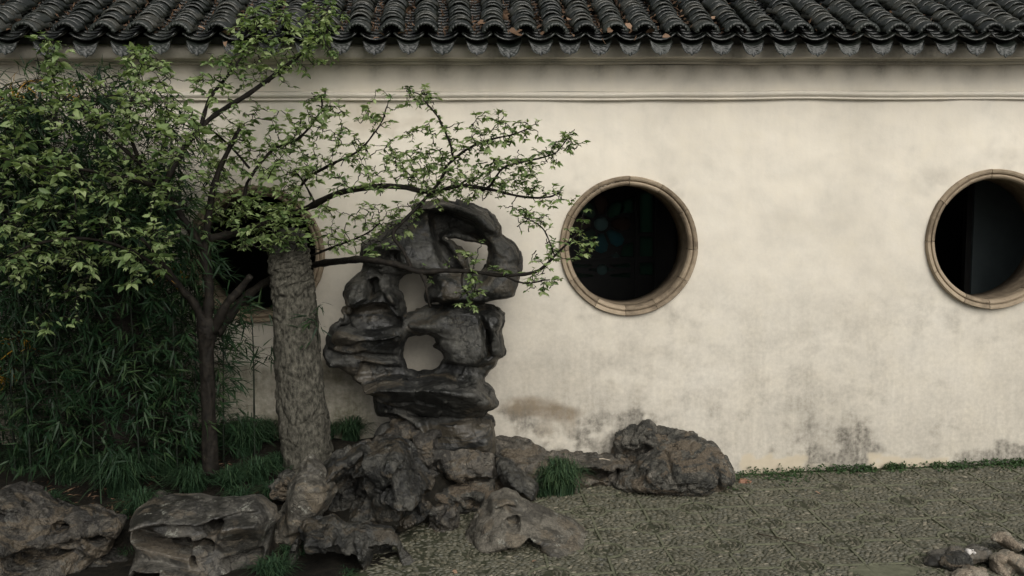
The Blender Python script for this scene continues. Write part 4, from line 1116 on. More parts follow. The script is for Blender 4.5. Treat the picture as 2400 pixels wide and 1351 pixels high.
sculpt('knobbly_stone', z8([(90, 640), (130, 560), (200, 540), (250, 570), (240, 660), (180, 720), (120, 700)]), -1.0, 0.09, M_ROCK_GREY, 'knobbly pale stone beside the foot of the cut trunk', (), (), w=0.06, vox=0.010, seed=22, ridge=0.02, rk=14)
# by the wall
sculpt('wall_boulder', zA([(1010, 720), (1060, 620), (1160, 560), (1260, 480), (1350, 420), (1440, 380), (1600, 380), (1720, 430), (1800, 510), (1850, 600), (1868, 680), (1740, 730), (1600, 790), (1400, 780), (1200, 770)]),
       -0.26, 0.24, M_ROCK_GREY, 'rounded cracked grey boulder leaning against the base of the white wall', (),
       [(zA([(1180, 560), (1330, 440), (1340, 560), (1250, 620)]), 0.06, 0.04, 0.03), (zA([(1340, 440), (1370, 440), (1380, 600), (1345, 600)]), -0.06, -0.06, 0.02), (zA([(1540, 470), (1570, 470), (1560, 600), (1530, 600)]), -0.05, -0.05, 0.02),
        (zA([(1380, 620), (1540, 580), (1560, 600), (1390, 650)]), -0.05, -0.05, 0.02), (zA([(1640, 500), (1720, 520), (1740, 700), (1660, 740)]), -0.08, -0.06, 0.04)], w=0.22, ridge=0.005, rk=7, amp=0.006, seed=23, vox=0.010, facet=(0.17, 0.026), fine=0.003)
sculpt('wall_rock_cap', zA([(1000, 560), (1010, 460), (1050, 370), (1150, 310), (1230, 270), (1285, 295), (1310, 335), (1400, 300), (1500, 312), (1620, 362), (1720, 435), (1760, 500), (1600, 520), (1300, 560)]),
       -0.07, 0.14, M_ROCK_GREY, 'dark rugged rock wedged between the rounded boulder and the wall', (),
       [(zA([(1060, 440), (1200, 400), (1260, 440), (1180, 500), (1060, 500)]), -0.08, -0.08, 0.04)], w=0.14, ridge=0.022, rk=10, seed=24, vox=0.010, facet=(0.10, 0.024), fine=0.008)
sculpt('shelf_stone', zA([(150, 420), (190, 385), (330, 385), (430, 425), (560, 480), (740, 490), (900, 500), (1040, 500), (1150, 560), (1140, 590), (1000, 580), (1060, 640), (1050, 720), (820, 720), (500, 760), (300, 760), (200, 600)]),
       -0.13, 0.20, M_ROCK_BROWN, 'low earthy shelf stone along the wall base behind the round grass mound', (),
       [(zA([(740, 570), (860, 580), (1130, 575), (1100, 605), (900, 630), (800, 610)]), -0.16, -0.16, 0.02), (zA([(170, 400), (740, 500), (1130, 540), (1130, 575), (740, 570), (300, 560)]), 0.02, 0.10, 0.04)], w=0.18, ridge=0.016, rk=8, seed=25)
# bottom right corner
sculpt('slab_rock', zR([(1905, 960), (1960, 910), (2020, 878), (2080, 888), (2280, 1000), (2420, 1100), (2420, 1220), (2250, 1140), (2150, 1090), (2060, 1045), (1990, 1015)]), -1.80, 0.09, M_ROCK_PALE, 'pale cracked slab tilted up on the rocks in the lower right corner', (), (), w=0.08, vox=0.010, ridge=0.003, rk=6, seed=26, facet=(0.17, 0.022), fine=0.0006, strata=0.003, dip=-38)
sculpt('layered_rock', zR([(1860, 1200), (1880, 1130), (1960, 1098), (2100, 1085), (2260, 1160), (2420, 1200), (2420, 1420), (2080, 1420), (1900, 1310), (1885, 1260)]), -2.06, 0.13, M_ROCK_PALE, 'pale layered rock at the lower right corner below the tilted slab', (),
       [(zR([(1940, 1130), (2000, 1130), (2160, 1300), (2120, 1330)]), -0.06, -0.06, 0.02)], w=0.10, vox=0.010, ridge=0.003, rk=6, seed=27, facet=(0.17, 0.022), fine=0.0006, strata=0.003, dip=-38)
sculpt('grey_cobble_rock', zR([(1350, 1215), (1400, 1160), (1500, 1125), (1640, 1140), (1680, 1215), (1620, 1275), (1420, 1295)]), -1.98, 0.10, M_ROCK_GREY, 'low grey stone in front of the white chip near the lower right corner', (), (), w=0.04, vox=0.009, ridge=0.003, rk=6, seed=28, facet=(0.17, 0.022), fine=0.0006, strata=0.003, dip=-38)
sculpt('round_rock', zR([(1480, 1400), (1510, 1340), (1580, 1285), (1700, 1258), (1830, 1275), (1850, 1330), (1830, 1400)]), -2.14, 0.10, M_ROCK_PALE, 'rounded buff stone cut by the bottom edge beside the layered rock', (), (), w=0.07, vox=0.009, ridge=0.003, rk=6, seed=29, facet=(0.17, 0.022), fine=0.0006, strata=0.003, dip=-38)
sculpt('mud_rock', zR([(1180, 1230), (1300, 1140), (1450, 1090), (1700, 1060), (1880, 1050), (1900, 1130), (1860, 1180), (1700, 1200), (1500, 1220), (1300, 1260)]), -1.92, 0.11, M_ROCK_SMOOTH, 'grey mud-smoothed low rock left of the tilted slab', (), (), w=0.09, vox=0.010, ridge=0.003, rk=6, seed=30, facet=(0.11, 0.018), fine=0.001)
sculpt('white_chip', zR([(1618, 1135), (1660, 1095), (1705, 1080), (1728, 1110), (1700, 1168), (1640, 1162)]), -1.97, 0.03, M_WHITE, 'small white broken stone chip among the lower right rocks', (), (), w=0.02, vox=0.005, ridge=0.004, rk=20, seed=31, cat='stone', edge=0.004, facet=(0.03, 0.005), fine=0.001)

# ------------------------------------------------------------------ trunks
def bark_tube(name, ctrl, mat, parent, sides=56, rings=150, disp=0.012, seed=3, flat_top=True):
    """ctrl rows: px, py, Y, half width in px"""
    rng = np.random.default_rng(seed)
    c = np.array([[*P(x, y, Y), hw * mpp(Y)] for x, y, Y, hw in ctrl])
    s_ = smoothline(c, rings); pts, r = s_[:, :3], s_[:, 3]
    V, Fq = tube(pts, r, sides, True)
    n = vnoise((rings, sides), (rings / 10, 15), rng, periodic=(1,)); n2 = vnoise((rings, sides), (rings / 8.0, 22), rng, periodic=(1,)); n3 = vnoise((rings, sides), (6, 4), rng, periodic=(1,))
    n4 = vnoise((rings, sides), (rings / 5.0, 34), rng, periodic=(1,))
    pl = np.tanh(2.5 * n2) * 0.55 + 0.5 * np.tanh(2 * n4) - 1.1 * sstep(0.25, 0.0, np.abs(n)) + 0.3 * n3
    body = V[:rings * sides].reshape(rings, sides, 3)
    dirn = body - pts[:, None, :]; dirn /= np.linalg.norm(dirn, axis=2)[..., None]
    V[:rings * sides] = (body + dirn * (disp * pl)[..., None]).reshape(-1, 3)
    return obj(name, V, Fq, mat, parent, True)
CT = (730, 1120, -0.95, 62)
cut = thing('cut_tree', P(730, 1100, -0.50), 'thick leaning cut-off tree trunk with flaking grey bark before the left round window', 'tree')
bark_tube('trunk', [(736, 1150, -0.50, 67), (726, 1090, -0.50, 60), (708, 960, -0.50, 57), (696, 820, -0.50, 53), (687, 700, -0.50, 49), (680, 630, -0.50, 50), (676, 585, -0.50, 48)], M_BARK_CUT, cut, seed=3, disp=0.010, sides=110, rings=300)
bark_tube('cut_top', [(676.5, 592, -0.50, 46), (675, 572, -0.50, 45), (674.5, 562, -0.495, 41), (674, 559, -0.49, 36)], M_CUTWOOD, cut, sides=40, rings=20, disp=0.006, seed=6)
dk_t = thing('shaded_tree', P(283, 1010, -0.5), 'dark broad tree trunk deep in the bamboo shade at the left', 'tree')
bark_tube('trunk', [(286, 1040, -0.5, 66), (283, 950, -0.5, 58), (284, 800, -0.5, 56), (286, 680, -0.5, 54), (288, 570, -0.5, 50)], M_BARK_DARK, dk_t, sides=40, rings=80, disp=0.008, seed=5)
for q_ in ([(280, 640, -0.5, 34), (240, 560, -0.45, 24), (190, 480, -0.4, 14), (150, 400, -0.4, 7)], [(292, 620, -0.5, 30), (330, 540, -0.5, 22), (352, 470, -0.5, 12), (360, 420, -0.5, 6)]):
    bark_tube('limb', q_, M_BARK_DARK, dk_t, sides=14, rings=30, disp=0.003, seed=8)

# ------------------------------------------------------------------ leaves
LT = np.array([[0, 0, 0], [0.30, 0, 0.02], [0.62, 0, 0.0], [1.0, 0, -0.10], [0.26, 0.30, 0.07], [0.60, 0.24, 0.045], [0.26, -0.30, 0.07], [0.60, -0.24, 0.045], [0.10, 0.14, 0.03], [0.10, -0.14, 0.03], [0.84, 0.10, -0.03], [0.84, -0.10, -0.03]])
LF = np.array([[0, 8, 1], [8, 4, 1], [1, 4, 5], [1, 5, 2], [2, 5, 10], [2, 10, 3], [0, 1, 9], [9, 1, 6], [1, 7, 6], [1, 2, 7], [2, 11, 7], [2, 3, 11]])
BT = np.array([[0, 0, 0], [0.25, 0.5, 0.0], [0.25, -0.5, 0.0], [0.6, 0.36, -0.05], [0.6, -0.36, -0.05], [1.0, 0, -0.16], [0.25, 0, -0.01], [0.6, 0, -0.07]])
BF = np.array([[0, 6, 1], [0, 2, 6], [1, 6, 7], [1, 7, 3], [6, 2, 4], [6, 4, 7], [3, 7, 5], [7, 4, 5]])
def place_leaves(T0, F0, pos, dirs, ups, L, Wd):
    pos, dirs, ups = map(lambda a: np.asarray(a, float), (pos, dirs, ups))
    L = np.asarray(L)[:, None]; Wd = np.asarray(Wd)[:, None]
    d = dirs / np.linalg.norm(dirs, axis=1)[:, None]
    s_ = np.cross(ups, d); s_ /= np.linalg.norm(s_, axis=1)[:, None] + 1e-9
    u = np.cross(d, s_)
    n, m_ = len(pos), len(T0)
    V = pos[:, None, :] + T0[None, :, 0:1] * (d * L)[:, None, :] + T0[None, :, 1:2] * (s_ * Wd)[:, None, :] + T0[None, :, 2:3] * (u * L)[:, None, :]
    Fq = (F0[None] + (np.arange(n) * m_)[:, None, None]).reshape(-1, 3)
    return V, Fq

tree = thing('leafy_tree', P(492, 1085, -0.80), 'slender forked tree with fresh green leaves spreading over the rock and wall', 'tree')
limbs = {
 'trunk': [(493, 1110, -1.15, 20), (490, 1000, -1.15, 17), (487, 900, -1.15, 16), (484, 820, -1.15, 17), (487, 775, -1.15, 25), (486, 745, -1.15, 20)],
 'a': [(484, 770, -1.15, 12), (455, 712, -1.2, 10), (425, 680, -1.25, 8), (385, 625, -1.35, 6), (330, 560, -1.5, 4)],
 'b': [(487, 760, -1.15, 14), (490, 690, -1.15, 12), (484, 630, -1.15, 12), (480, 585, -1.15, 12), (488, 510, -1.15, 9), (500, 440, -1.1, 8), (520, 380, -1.1, 6), (560, 300, -1.1, 4)],
 'c': [(480, 592, -1.15, 10), (448, 540, -1.2, 9), (408, 480, -1.25, 8), (380, 440, -1.3, 8), (330, 385, -1.4, 6), (270, 330, -1.5, 4), (200, 260, -1.6, 3)],
 'd': [(500, 775, -1.15, 14), (530, 715, -1.2, 11), (560, 680, -1.2, 9), (588, 645, -1.22, 7)],
 'e': [(505, 780, -1.15, 16), (540, 738, -1.0, 12), (575, 698, -0.85, 10), (625, 660, -0.60, 9), (680, 636, -0.45, 9), (740, 620, -0.45, 9), (800, 612, -0.78, 8.5), (850, 608, -1.0, 8), (925, 620, -1.08, 7), (985, 638, -1.1, 6.5), (1040, 634, -1.1, 6), (1110, 637, -1.08, 5), (1170, 645, -1.05, 4.5), (1222, 643, -1.05, 4), (1265, 632, -1.05, 3.5), (1300, 600, -1.05, 3), (1335, 565, -1.05, 2.5), (1362, 540, -1.05, 2)],
 'f': [(490, 560, -1.15, 10), (560, 545, -1.0, 9), (640, 520, -0.8, 8), (725, 487, -0.75, 8), (790, 456, -0.8, 7), (870, 440, -0.85, 6.5), (940, 440, -0.88, 6), (1010, 452, -0.9, 5), (1080, 438, -0.9, 5), (1150, 446, -0.9, 4), (1220, 462, -0.9, 3), (1280, 466, -0.92, 2.2), (1315, 455, -0.92, 1.6)],
 'g': [(382, 442, -1.3, 8), (410, 385, -1.25, 8), (445, 328, -1.2, 7), (497, 275, -1.1, 6.5), (580, 222, -1.0, 6), (657, 167, -0.95, 5), (715, 118, -0.95, 4), (750, 60, -0.95, 3), (770, 20, -0.95, 2)],
 'h': [(470, 300, -1.15, 5), (490, 235, -1.15, 4.5), (517, 198, -1.15, 4), (552, 157, -1.15, 3), (590, 90, -1.15, 2.5), (620, 40, -1.15, 2)],
 'i': [(965, 630, -1.1, 5), (945, 590, -1.05, 4.5), (920, 548, -1.0, 4.5), (955, 508, -0.98, 4), (990, 473, -0.95, 4), (1030, 425, -0.95, 4), (1047, 390, -0.95, 3.5), (1087, 357, -0.95, 3), (1140, 332, -0.95, 2.5), (1200, 318, -0.95, 2), (1245, 298, -0.95, 1.5)],
 'j': [(1063, 372, -0.95, 3), (1055, 335, -0.95, 2.5), (1033, 283, -0.95, 2.2), (1005, 245, -0.95, 2), (985, 222, -0.95, 1.6), (955, 214, -0.95, 1.2)],
 'k': [(1130, 447, -0.9, 3), (1150, 435, -0.95, 3), (1183, 393, -1.0, 2.6), (1243, 378, -1.0, 2.2), (1300, 363, -1.0, 1.8), (1322, 340, -1.0, 1.5), (1335, 325, -1.0, 1.2)],
 'l': [(985, 640, -1.1, 4), (996, 665, -1.15, 3.5), (1000, 690, -1.15, 3), (1006, 720, -1.12, 2.5)],
 'm': [(1085, 637, -1.08, 3), (1083, 665, -1.1, 2.5), (1095, 690, -1.12, 2.2), (1105, 706, -1.12, 1.8), (1112, 688, -1.12, 1.5), (1116, 665, -1.12, 1.2)],
 'n': [(575, 520, -0.95, 5), (575, 448, -0.95, 4.5), (592, 410, -0.95, 4), (640, 352, -0.95, 3), (700, 325, -0.95, 3), (750, 262, -0.95, 2.5), (756, 225, -0.95, 2)],
 'o': [(585, 395, -0.95, 3), (545, 350, -1.0, 2.5), (500, 310, -1.05, 2)],
 'p': [(677, 505, -0.78, 4), (712, 427, -0.8, 3.5), (770, 387, -0.85, 3), (840, 350, -0.85, 2.4), (890, 290, -0.85, 2), (905, 245, -0.85, 1.4)],
 'q': [(740, 480, -0.76, 3), (712, 428, -0.9, 2.5), (690, 400, -0.95, 2)],
 'r': [(380, 440, -1.3, 6), (300, 420, -1.55, 5), (200, 400, -1.75, 4), (90, 390, -1.9, 3), (0, 370, -2.0, 2.5)],
 's': [(425, 680, -1.25, 5), (330, 600, -1.45, 4), (210, 560, -1.6, 3.5), (90, 570, -1.75, 3), (20, 600, -1.8, 2)],
 't': [(330, 385, -1.4, 5), (300, 300, -1.5, 4), (310, 220, -1.5, 3), (335, 140, -1.5, 2)],
 'u': [(200, 260, -1.6, 3), (140, 215, -1.6, 2.5), (118, 150, -1.6, 2), (112, 90, -1.6, 1.4)],
 'v': [(1180, 646, -1.05, 3), (1230, 665, -1.1, 2), (1290, 655, -1.1, 1.5)],
 'w': [(1300, 600, -1.05, 2), (1275, 540, -1.05, 1.8), (1240, 515, -1.05, 1.4), (1220, 508, -1.05, 1.2)],
 'x': [(730, 600, -0.75, 3), (790, 575, -0.85, 2.5), (850, 550, -0.9, 2), (890, 520, -0.9, 1.6)],
}
NODES, TIPS, twig_acc = [], [], Acc()
for k_, ct in limbs.items():
    ct = [(x, y, Y + 0.35 * (1 - float(sstep(650, 880, x))), r) for x, y, Y, r in ct]
    c = np.array([[*P(x, y, Y), r * mpp(Y)] for x, y, Y, r in ct])
    s_ = smoothline(c, 5 * len(ct)); pts, r = s_[:, :3].copy(), np.maximum(s_[:, 3], 0.0016)
    if k_ not in ('trunk',): pts += np.cumsum(RNG.normal(0, 0.0022, pts.shape), 0) * np.linspace(0, 1, len(pts))[:, None] ** 0.5 * (0.35 if k_ in 'abcdefg' else 0.6)
    if k_ == 'trunk':
        bark_tube('trunk', ct, M_BARK_DARK, tree, sides=30, rings=110, disp=0.0045, seed=12)
    else:
        V, Fq = tube(pts, r * (1 + 0.10 * RNG.standard_normal(len(r))), 8)
        obj('limb', V, Fq, M_BARK_DARK, tree, True)
    if k_ != 'trunk':
        NODES.append(pts[2:])
        if k_ not in 'adel': TIPS.append(pts[int(len(pts) * 0.55):])
NODES = np.concatenate(NODES)

def sample_poly(poly, n, rng):
    p = np.array(poly, float); out = np.zeros((0, 2))
    while len(out) < n:
        c = rng.uniform(p.min(0), p.max(0), (n * 3, 2))
        out = np.concatenate([out, c[poly_sd(c[:, 0], c[:, 1], p) > 0]])
    return out[:n]
regions = [
 ([(0, 215), (60, 205), (110, 185), (160, 190), (230, 175), (290, 130), (350, 120), (390, 160), (440, 200), (480, 260), (500, 340), (480, 440), (430, 560), (370, 600), (200, 620), (0, 640)], 250, (-2.1, -0.9)),
 ([(0, 215), (200, 185), (480, 250), (480, 420), (380, 480), (0, 520)], 60, (-2.1, -1.2)),
 ([(95, 80), (130, 75), (150, 180), (110, 190)], 14, (-1.7, -1.5)),
 ([(300, 110), (350, 108), (400, 170), (290, 190)], 16, (-1.6, -1.3)),
 ([(430, 200), (520, 110), (560, 30), (640, 0), (730, 0), (830, 20), (770, 90), (800, 140), (700, 170), (600, 200), (500, 260)], 125, (-1.3, -0.7)),
 ([(480, 260), (560, 230), (640, 250), (760, 230), (900, 240), (870, 300), (800, 360), (640, 400), (480, 400)], 95, (-1.2, -0.6)),
 ([(480, 380), (620, 330), (780, 320), (900, 340), (1010, 380), (1000, 440), (880, 450), (720, 480), (640, 560), (560, 600), (480, 560)], 190, (-1.3, -0.55)),
 ([(520, 440), (700, 430), (720, 500), (650, 600), (560, 560)], 34, (-1.2, -1.0)),
 ([(740, 480), (860, 480), (1000, 470), (960, 560), (880, 600), (760, 590)], 60, (-1.0, -0.7)),
 ([(900, 340), (1000, 280), (1110, 262), (1180, 262), (1250, 295), (1200, 345), (1050, 400), (930, 420)], 90, (-1.1, -0.75)),
 ([(960, 400), (1100, 380), (1230, 360), (1275, 400), (1275, 450), (1120, 470), (980, 470)], 130, (-1.1, -0.75)),
 ([(0, 520), (200, 560), (430, 520), (400, 640), (250, 690), (120, 660), (0, 700)], 60, (-1.9, -1.1)),
 ([(60, 640), (220, 650), (180, 780), (40, 800)], 8, (-1.7, -1.2)),
 ([(600, 480), (750, 490), (740, 585), (610, 590)], 46, (-1.15, -0.85)),
 ([(1230, 370), (1340, 320), (1345, 345), (1250, 395)], 8, (-1.05, -0.95)),
 ([(1220, 490), (1290, 500), (1310, 550), (1250, 530)], 9, (-1.1, -1.0)),
 ([(1320, 500), (1385, 490), (1395, 590), (1310, 620), (1270, 600)], 24, (-1.12, -0.98)),
 ([(1235, 600), (1300, 600), (1300, 665), (1240, 655)], 10, (-1.15, -1.0)),
 ([(1090, 590), (1200, 610), (1200, 650), (1100, 640)], 8, (-1.15, -1.05)),
 ([(1060, 560), (1130, 560), (1130, 620), (1060, 610)], 5, (-1.1, -1.0)),
 ([(990, 600), (1060, 600), (1060, 660), (990, 660)], 3, (-1.15, -1.05)),
]
rl = np.random.default_rng(21)
targets = []
for poly, n, (ya, yb) in regions:
    for px, py in sample_poly(poly, int(n * 1.6), rl):
        targets.append(P(px, py, rl.uniform(ya, yb) + 0.3 * (1 - float(sstep(650, 880, px)))))
for tp in TIPS:
    for p_ in tp:
        for q_ in range(2): targets.append(p_ + rl.normal(0, 0.045, 3))
targets = np.array(targets)
dist = np.array([np.min(np.linalg.norm(NODES - t, axis=1)) for t in targets])
order = np.argsort(dist)
node_arr = np.zeros((len(NODES) + 6 * len(targets), 3)); node_arr[:len(NODES)] = NODES; nn_ = len(NODES)
lp, ld, lu, ll, lwid, ltone = [], [], [], [], [], []
for ti in order:
    t = targets[ti]
    dv = node_arr[:nn_] - t; dd = (dv ** 2).sum(1); a = node_arr[int(np.argmin(dd))]
    D = math.sqrt(dd.min())
    if D < 0.03: a = a + rl.normal(0, 0.03, 3); D = np.linalg.norm(t - a)
    mid_ = (a + t) / 2 + rl.normal(0, 0.12 * D, 3) + np.array([0, 0, 0.05 * D])
    pts = smoothline([a, mid_, t], max(4, min(9, int(D / 0.03) + 4)))
    pts[1:-1] += rl.normal(0, 0.004, (len(pts) - 2, 3))
    V, Fq = tube(pts, np.linspace(0.0032 + 0.004 * min(D, 0.5), 0.0014, len(pts)), 4, False)
    twig_acc.add(V, Fq, 0.5)
    k = min(5, len(pts) - 1); node_arr[nn_:nn_ + k] = pts[-k:]; nn_ += k
    dr = pts[-1] - pts[-2]; dr /= np.linalg.norm(dr) + 1e-9
    big = rl.uniform(0.55, 1.15) * (1.15 if t[1] < -1.3 else 1.0)
    tpx = proj(t)[0]; big *= 1.0 - 0.2 * float(sstep(600, 1000, tpx))
    tone0 = rl.uniform(0.05, 0.9)
    nl = int(rl.integers(4, 8))
    for q_ in range(nl):                                    # terminal rosette
        az = rl.uniform(0, 2 * math.pi); v = dr * 0.5 + np.array([math.cos(az), math.sin(az), rl.uniform(-0.65, 0.45)])
        lp.append(t); ld.append(v); lu.append(np.array([0, 0, 1.0]) + rl.normal(0, 0.45, 3)); s_ = rl.uniform(0.028, 0.068) * big
        ll.append(s_); lwid.append(s_ * rl.uniform(0.6, 0.95)); ltone.append(np.clip(tone0 + rl.normal(0, 0.18), 0, 1))
    for q_ in range(1, len(pts) - 1):                       # leaves along the twig
        if D * q_ / len(pts) < 0.02 or rl.random() < 0.15: continue
        az = rl.uniform(0, 2 * math.pi); v = dr * 0.4 + np.array([math.cos(az), math.sin(az), rl.uniform(-0.7, 0.3)])
        lp.append(pts[q_]); ld.append(v); lu.append(np.array([0, 0, 1.0]) + rl.normal(0, 0.4, 3)); s_ = rl.uniform(0.025, 0.065) * big
        ll.append(s_); lwid.append(s_ * rl.uniform(0.55, 0.9)); ltone.append(np.clip(tone0 - 0.1 + rl.normal(0, 0.18), 0, 1))
twig_acc.build('twigs', M_BARK_DARK, tree, True)['kind'] = 'stuff'
LV, _ = place_leaves(LT, LF, lp, ld, lu, ll, lwid)
ltone = np.array(ltone); ll = np.array(ll)
apx = ll / ((LV[:, 0] - CAM) @ fwd)
ordr = np.argsort(-apx); one, many = ordr[:300], ordr[300:]
for i in one:
    o = obj('leaf', LV[i] - LV[i][0], LF, M_LEAF, tree, True, tone=ltone[i]); o.location = LV[i][0]
Vm = LV[many]; m_ = len(LT)
obj('leaves', Vm.reshape(-1, 3), (LF[None] + (np.arange(len(many)) * m_)[:, None, None]).reshape(-1, 3), M_LEAF, tree, True, tone=np.repeat(ltone[many], m_))['kind'] = 'stuff'
print('tree leaves', len(ll))

# ------------------------------------------------------------------ bamboo
rb = np.random.default_rng(31)
def bamboo(px, Yb, top_py, lean, nfan, label, low=0.35, spread=0.24):
    g = P(px, 1000, Yb); bz = bed_z(g[0], Yb) - 0.03
    Yb = Yb * 0.75 - 0.05
    base = np.array([g[0], Yb, bz]); topz = P(px, top_py, Yb)[2]
    H = topz - bz
    tipx = lean * H
    ct = [base, base + (tipx * 0.15, 0, H * 0.35), base + (tipx * 0.5, -0.05, H * 0.72), base + (tipx, -0.22, H)]
    pts = smoothline(ct, 26)
    r = np.linspace(0.0085, 0.002, 26); r[::4] *= 1.25
    t = thing('bamboo', base, label, 'bamboo', 'bamboo plants in the left bed')
    V, Fq = tube(pts, r, 7); obj('culm', V, Fq, M_CULM, t, True)
    acc_ = Acc(); P0, D0, U0, L0, W0, T0 = [], [], [], [], [], []
    for k in range(nfan):
        u = low + (1 - low) * rb.random() ** 0.85
        a = pts[min(25, int(u * 25))]
        az = rb.uniform(0, 2 * math.pi); ln = rb.uniform(0.06, spread) * (1.25 - 0.6 * u)
        e = a + np.array([math.cos(az) * ln, math.sin(az) * ln * 0.8, rb.uniform(-0.02, 0.10)])
        if e[1] > -0.03: e[1] = -0.03 - rb.uniform(0, 0.05)
        V, Fq = tube(smoothline([a, (a + e) / 2 + (0, 0, 0.02), e], 4), 0.0016, 3, False); acc_.add(V, Fq)
        d0 = (e - a) / (np.linalg.norm(e - a) + 1e-9)
        yel = False
        tn = rb.uniform(0.0, 0.85)
        for q_ in range(int(rb.integers(4, 8))):
            v = d0 * 0.7 + rb.normal(0, 0.55, 3) + np.array([0, 0, -0.45])
            P0.append(e + rb.normal(0, 0.012, 3)); D0.append(v); U0.append(rb.normal(0, 0.4, 3) + (0, -0.3, 1)); ln_ = rb.uniform(0.06, 0.14)
            L0.append(ln_); W0.append(ln_ * 0.105); 
            ex, ey = proj(P0[-1]); yel = any(math.hypot(ex - a_, ey - b_) < 26 for a_, b_ in ((40, 205), (20, 230), (70, 190), (5, 880), (50, 800), (385, 632), (180, 215))) and rb.random() < 0.3
            T0.append(rb.uniform(0.97, 1.0) if yel else np.clip(tn + rb.normal(0, 0.1), 0, 0.9))
    acc_.build('branchlets', M_BARK_DARK, t)['kind'] = 'stuff'
    V, Fq = place_leaves(BT, BF, P0, D0, U0, L0, W0)
    obj('leaves', V.reshape(-1, 3), Fq, M_BAMBOO, t, True, tone=np.repeat(T0, len(BT)))['kind'] = 'stuff'
BL = 'thin dark bamboo with drooping narrow leaves in the shaded left bed'
for px, Yb, tp, le, nf in [(-60, -0.9, 230, 0.02, 130), (-10, -0.35, 200, 0.03, 120), (35, -1.0, 240, -0.02, 130), (70, -0.55, 190, 0.02, 120), (110, -0.85, 260, 0.03, 120), (150, -0.4, 170, 0.0, 120), (190, -0.95, 330, 0.02, 120), (235, -0.7, 210, 0.03, 110),
                           (262, -0.3, 160, 0.02, 90), (330, -0.75, 380, 0.02, 120), (360, -0.4, 200, 0.03, 100), (395, -0.85, 430, 0.02, 110), (425, -0.35, 280, 0.04, 80), (445, -0.7, 560, 0.05, 80), (120, -0.25, 240, 0.0, 90), (10, -0.7, 260, 0.0, 110), (300, -0.95, 480, 0.0, 100)]:
    bamboo(px, Yb, tp, le, int(nf * 2.7), BL, low=0.12, spread=0.34)
for px, tp in ((-120, 220), (-185, 260), (-250, 230)):
    bamboo(px, -0.6, tp, 0.01, 260, BL, low=0.12, spread=0.34)
bamboo(515, -0.5, 700, 0.06, 60, 'small leaning bamboo sprout with narrow leaves between forked tree and cut trunk', low=0.25, spread=0.26)
bamboo(590, -0.45, 690, 0.04, 26, 'sparse bamboo sprig showing below the left round window', low=0.5, spread=0.2)
bamboo(748, -0.55, 720, 0.01, 8, 'tiny bamboo sprig peeping out right of the cut trunk', low=0.75, spread=0.10)

# ------------------------------------------------------------------ unseen evergreen added left of the view so that its crown shades the bed
rs_ = np.random.default_rng(71)
st = thing('added_shade_tree', (-4.9, -5.5, 0.0), 'unseen evergreen tree added left of the view, its crown shading the bamboo bed', 'tree')
V, Fq = tube(smoothline([(-4.9, -5.5, -0.1), (-4.8, -5.5, 1.5), (-4.5, -5.6, 3.0), (-3.8, -5.6, 4.4)], 20), np.linspace(0.24, 0.10, 20), 14); obj('trunk', V, Fq, M_BARK_DARK, st, True)
for e in ((-2.9, -5.7, 4.3), (-3.1, -4.3, 4.4), (-3.3, -6.9, 4.4), (-5.2, -4.4, 4.6), (-3.2, -4.6, 4.6)):
    V, Fq = tube(smoothline([(-4.5, -5.6, 2.9), ((e[0] - 4.5) / 2, (e[1] - 5.6) / 2, 3.9), e], 12), np.linspace(0.09, 0.02, 12), 8); obj('limb', V, Fq, M_BARK_DARK, st, True)
cl = rs_.normal(0, 1, (130, 3)); cl /= np.linalg.norm(cl, axis=1)[:, None]; cl *= rs_.uniform(0.3, 1, (130, 1)) ** 0.4
cl = cl * (1.7, 1.6, 0.8) + (-4.0, -5.6, 4.3)
pp_ = (cl[:, None, :] + rs_.normal(0, 0.17, (130, 34, 3))).reshape(-1, 3); pp_ = pp_[pp_[:, 2] > 3.35]; nL = len(pp_)
V, Fq = place_leaves(LT, LF, pp_, rs_.normal(0, 1, (nL, 3)) + (0, 0, -0.2), rs_.normal(0, 0.5, (nL, 3)) + (0, 0, 1), rs_.uniform(0.09, 0.15, nL), rs_.uniform(0.08, 0.12, nL))
obj('crown', V.reshape(-1, 3), Fq, M_BAMBOO, st, True, tone=np.repeat(rs_.uniform(0, 0.8, nL), len(LT)))['kind'] = 'stuff'

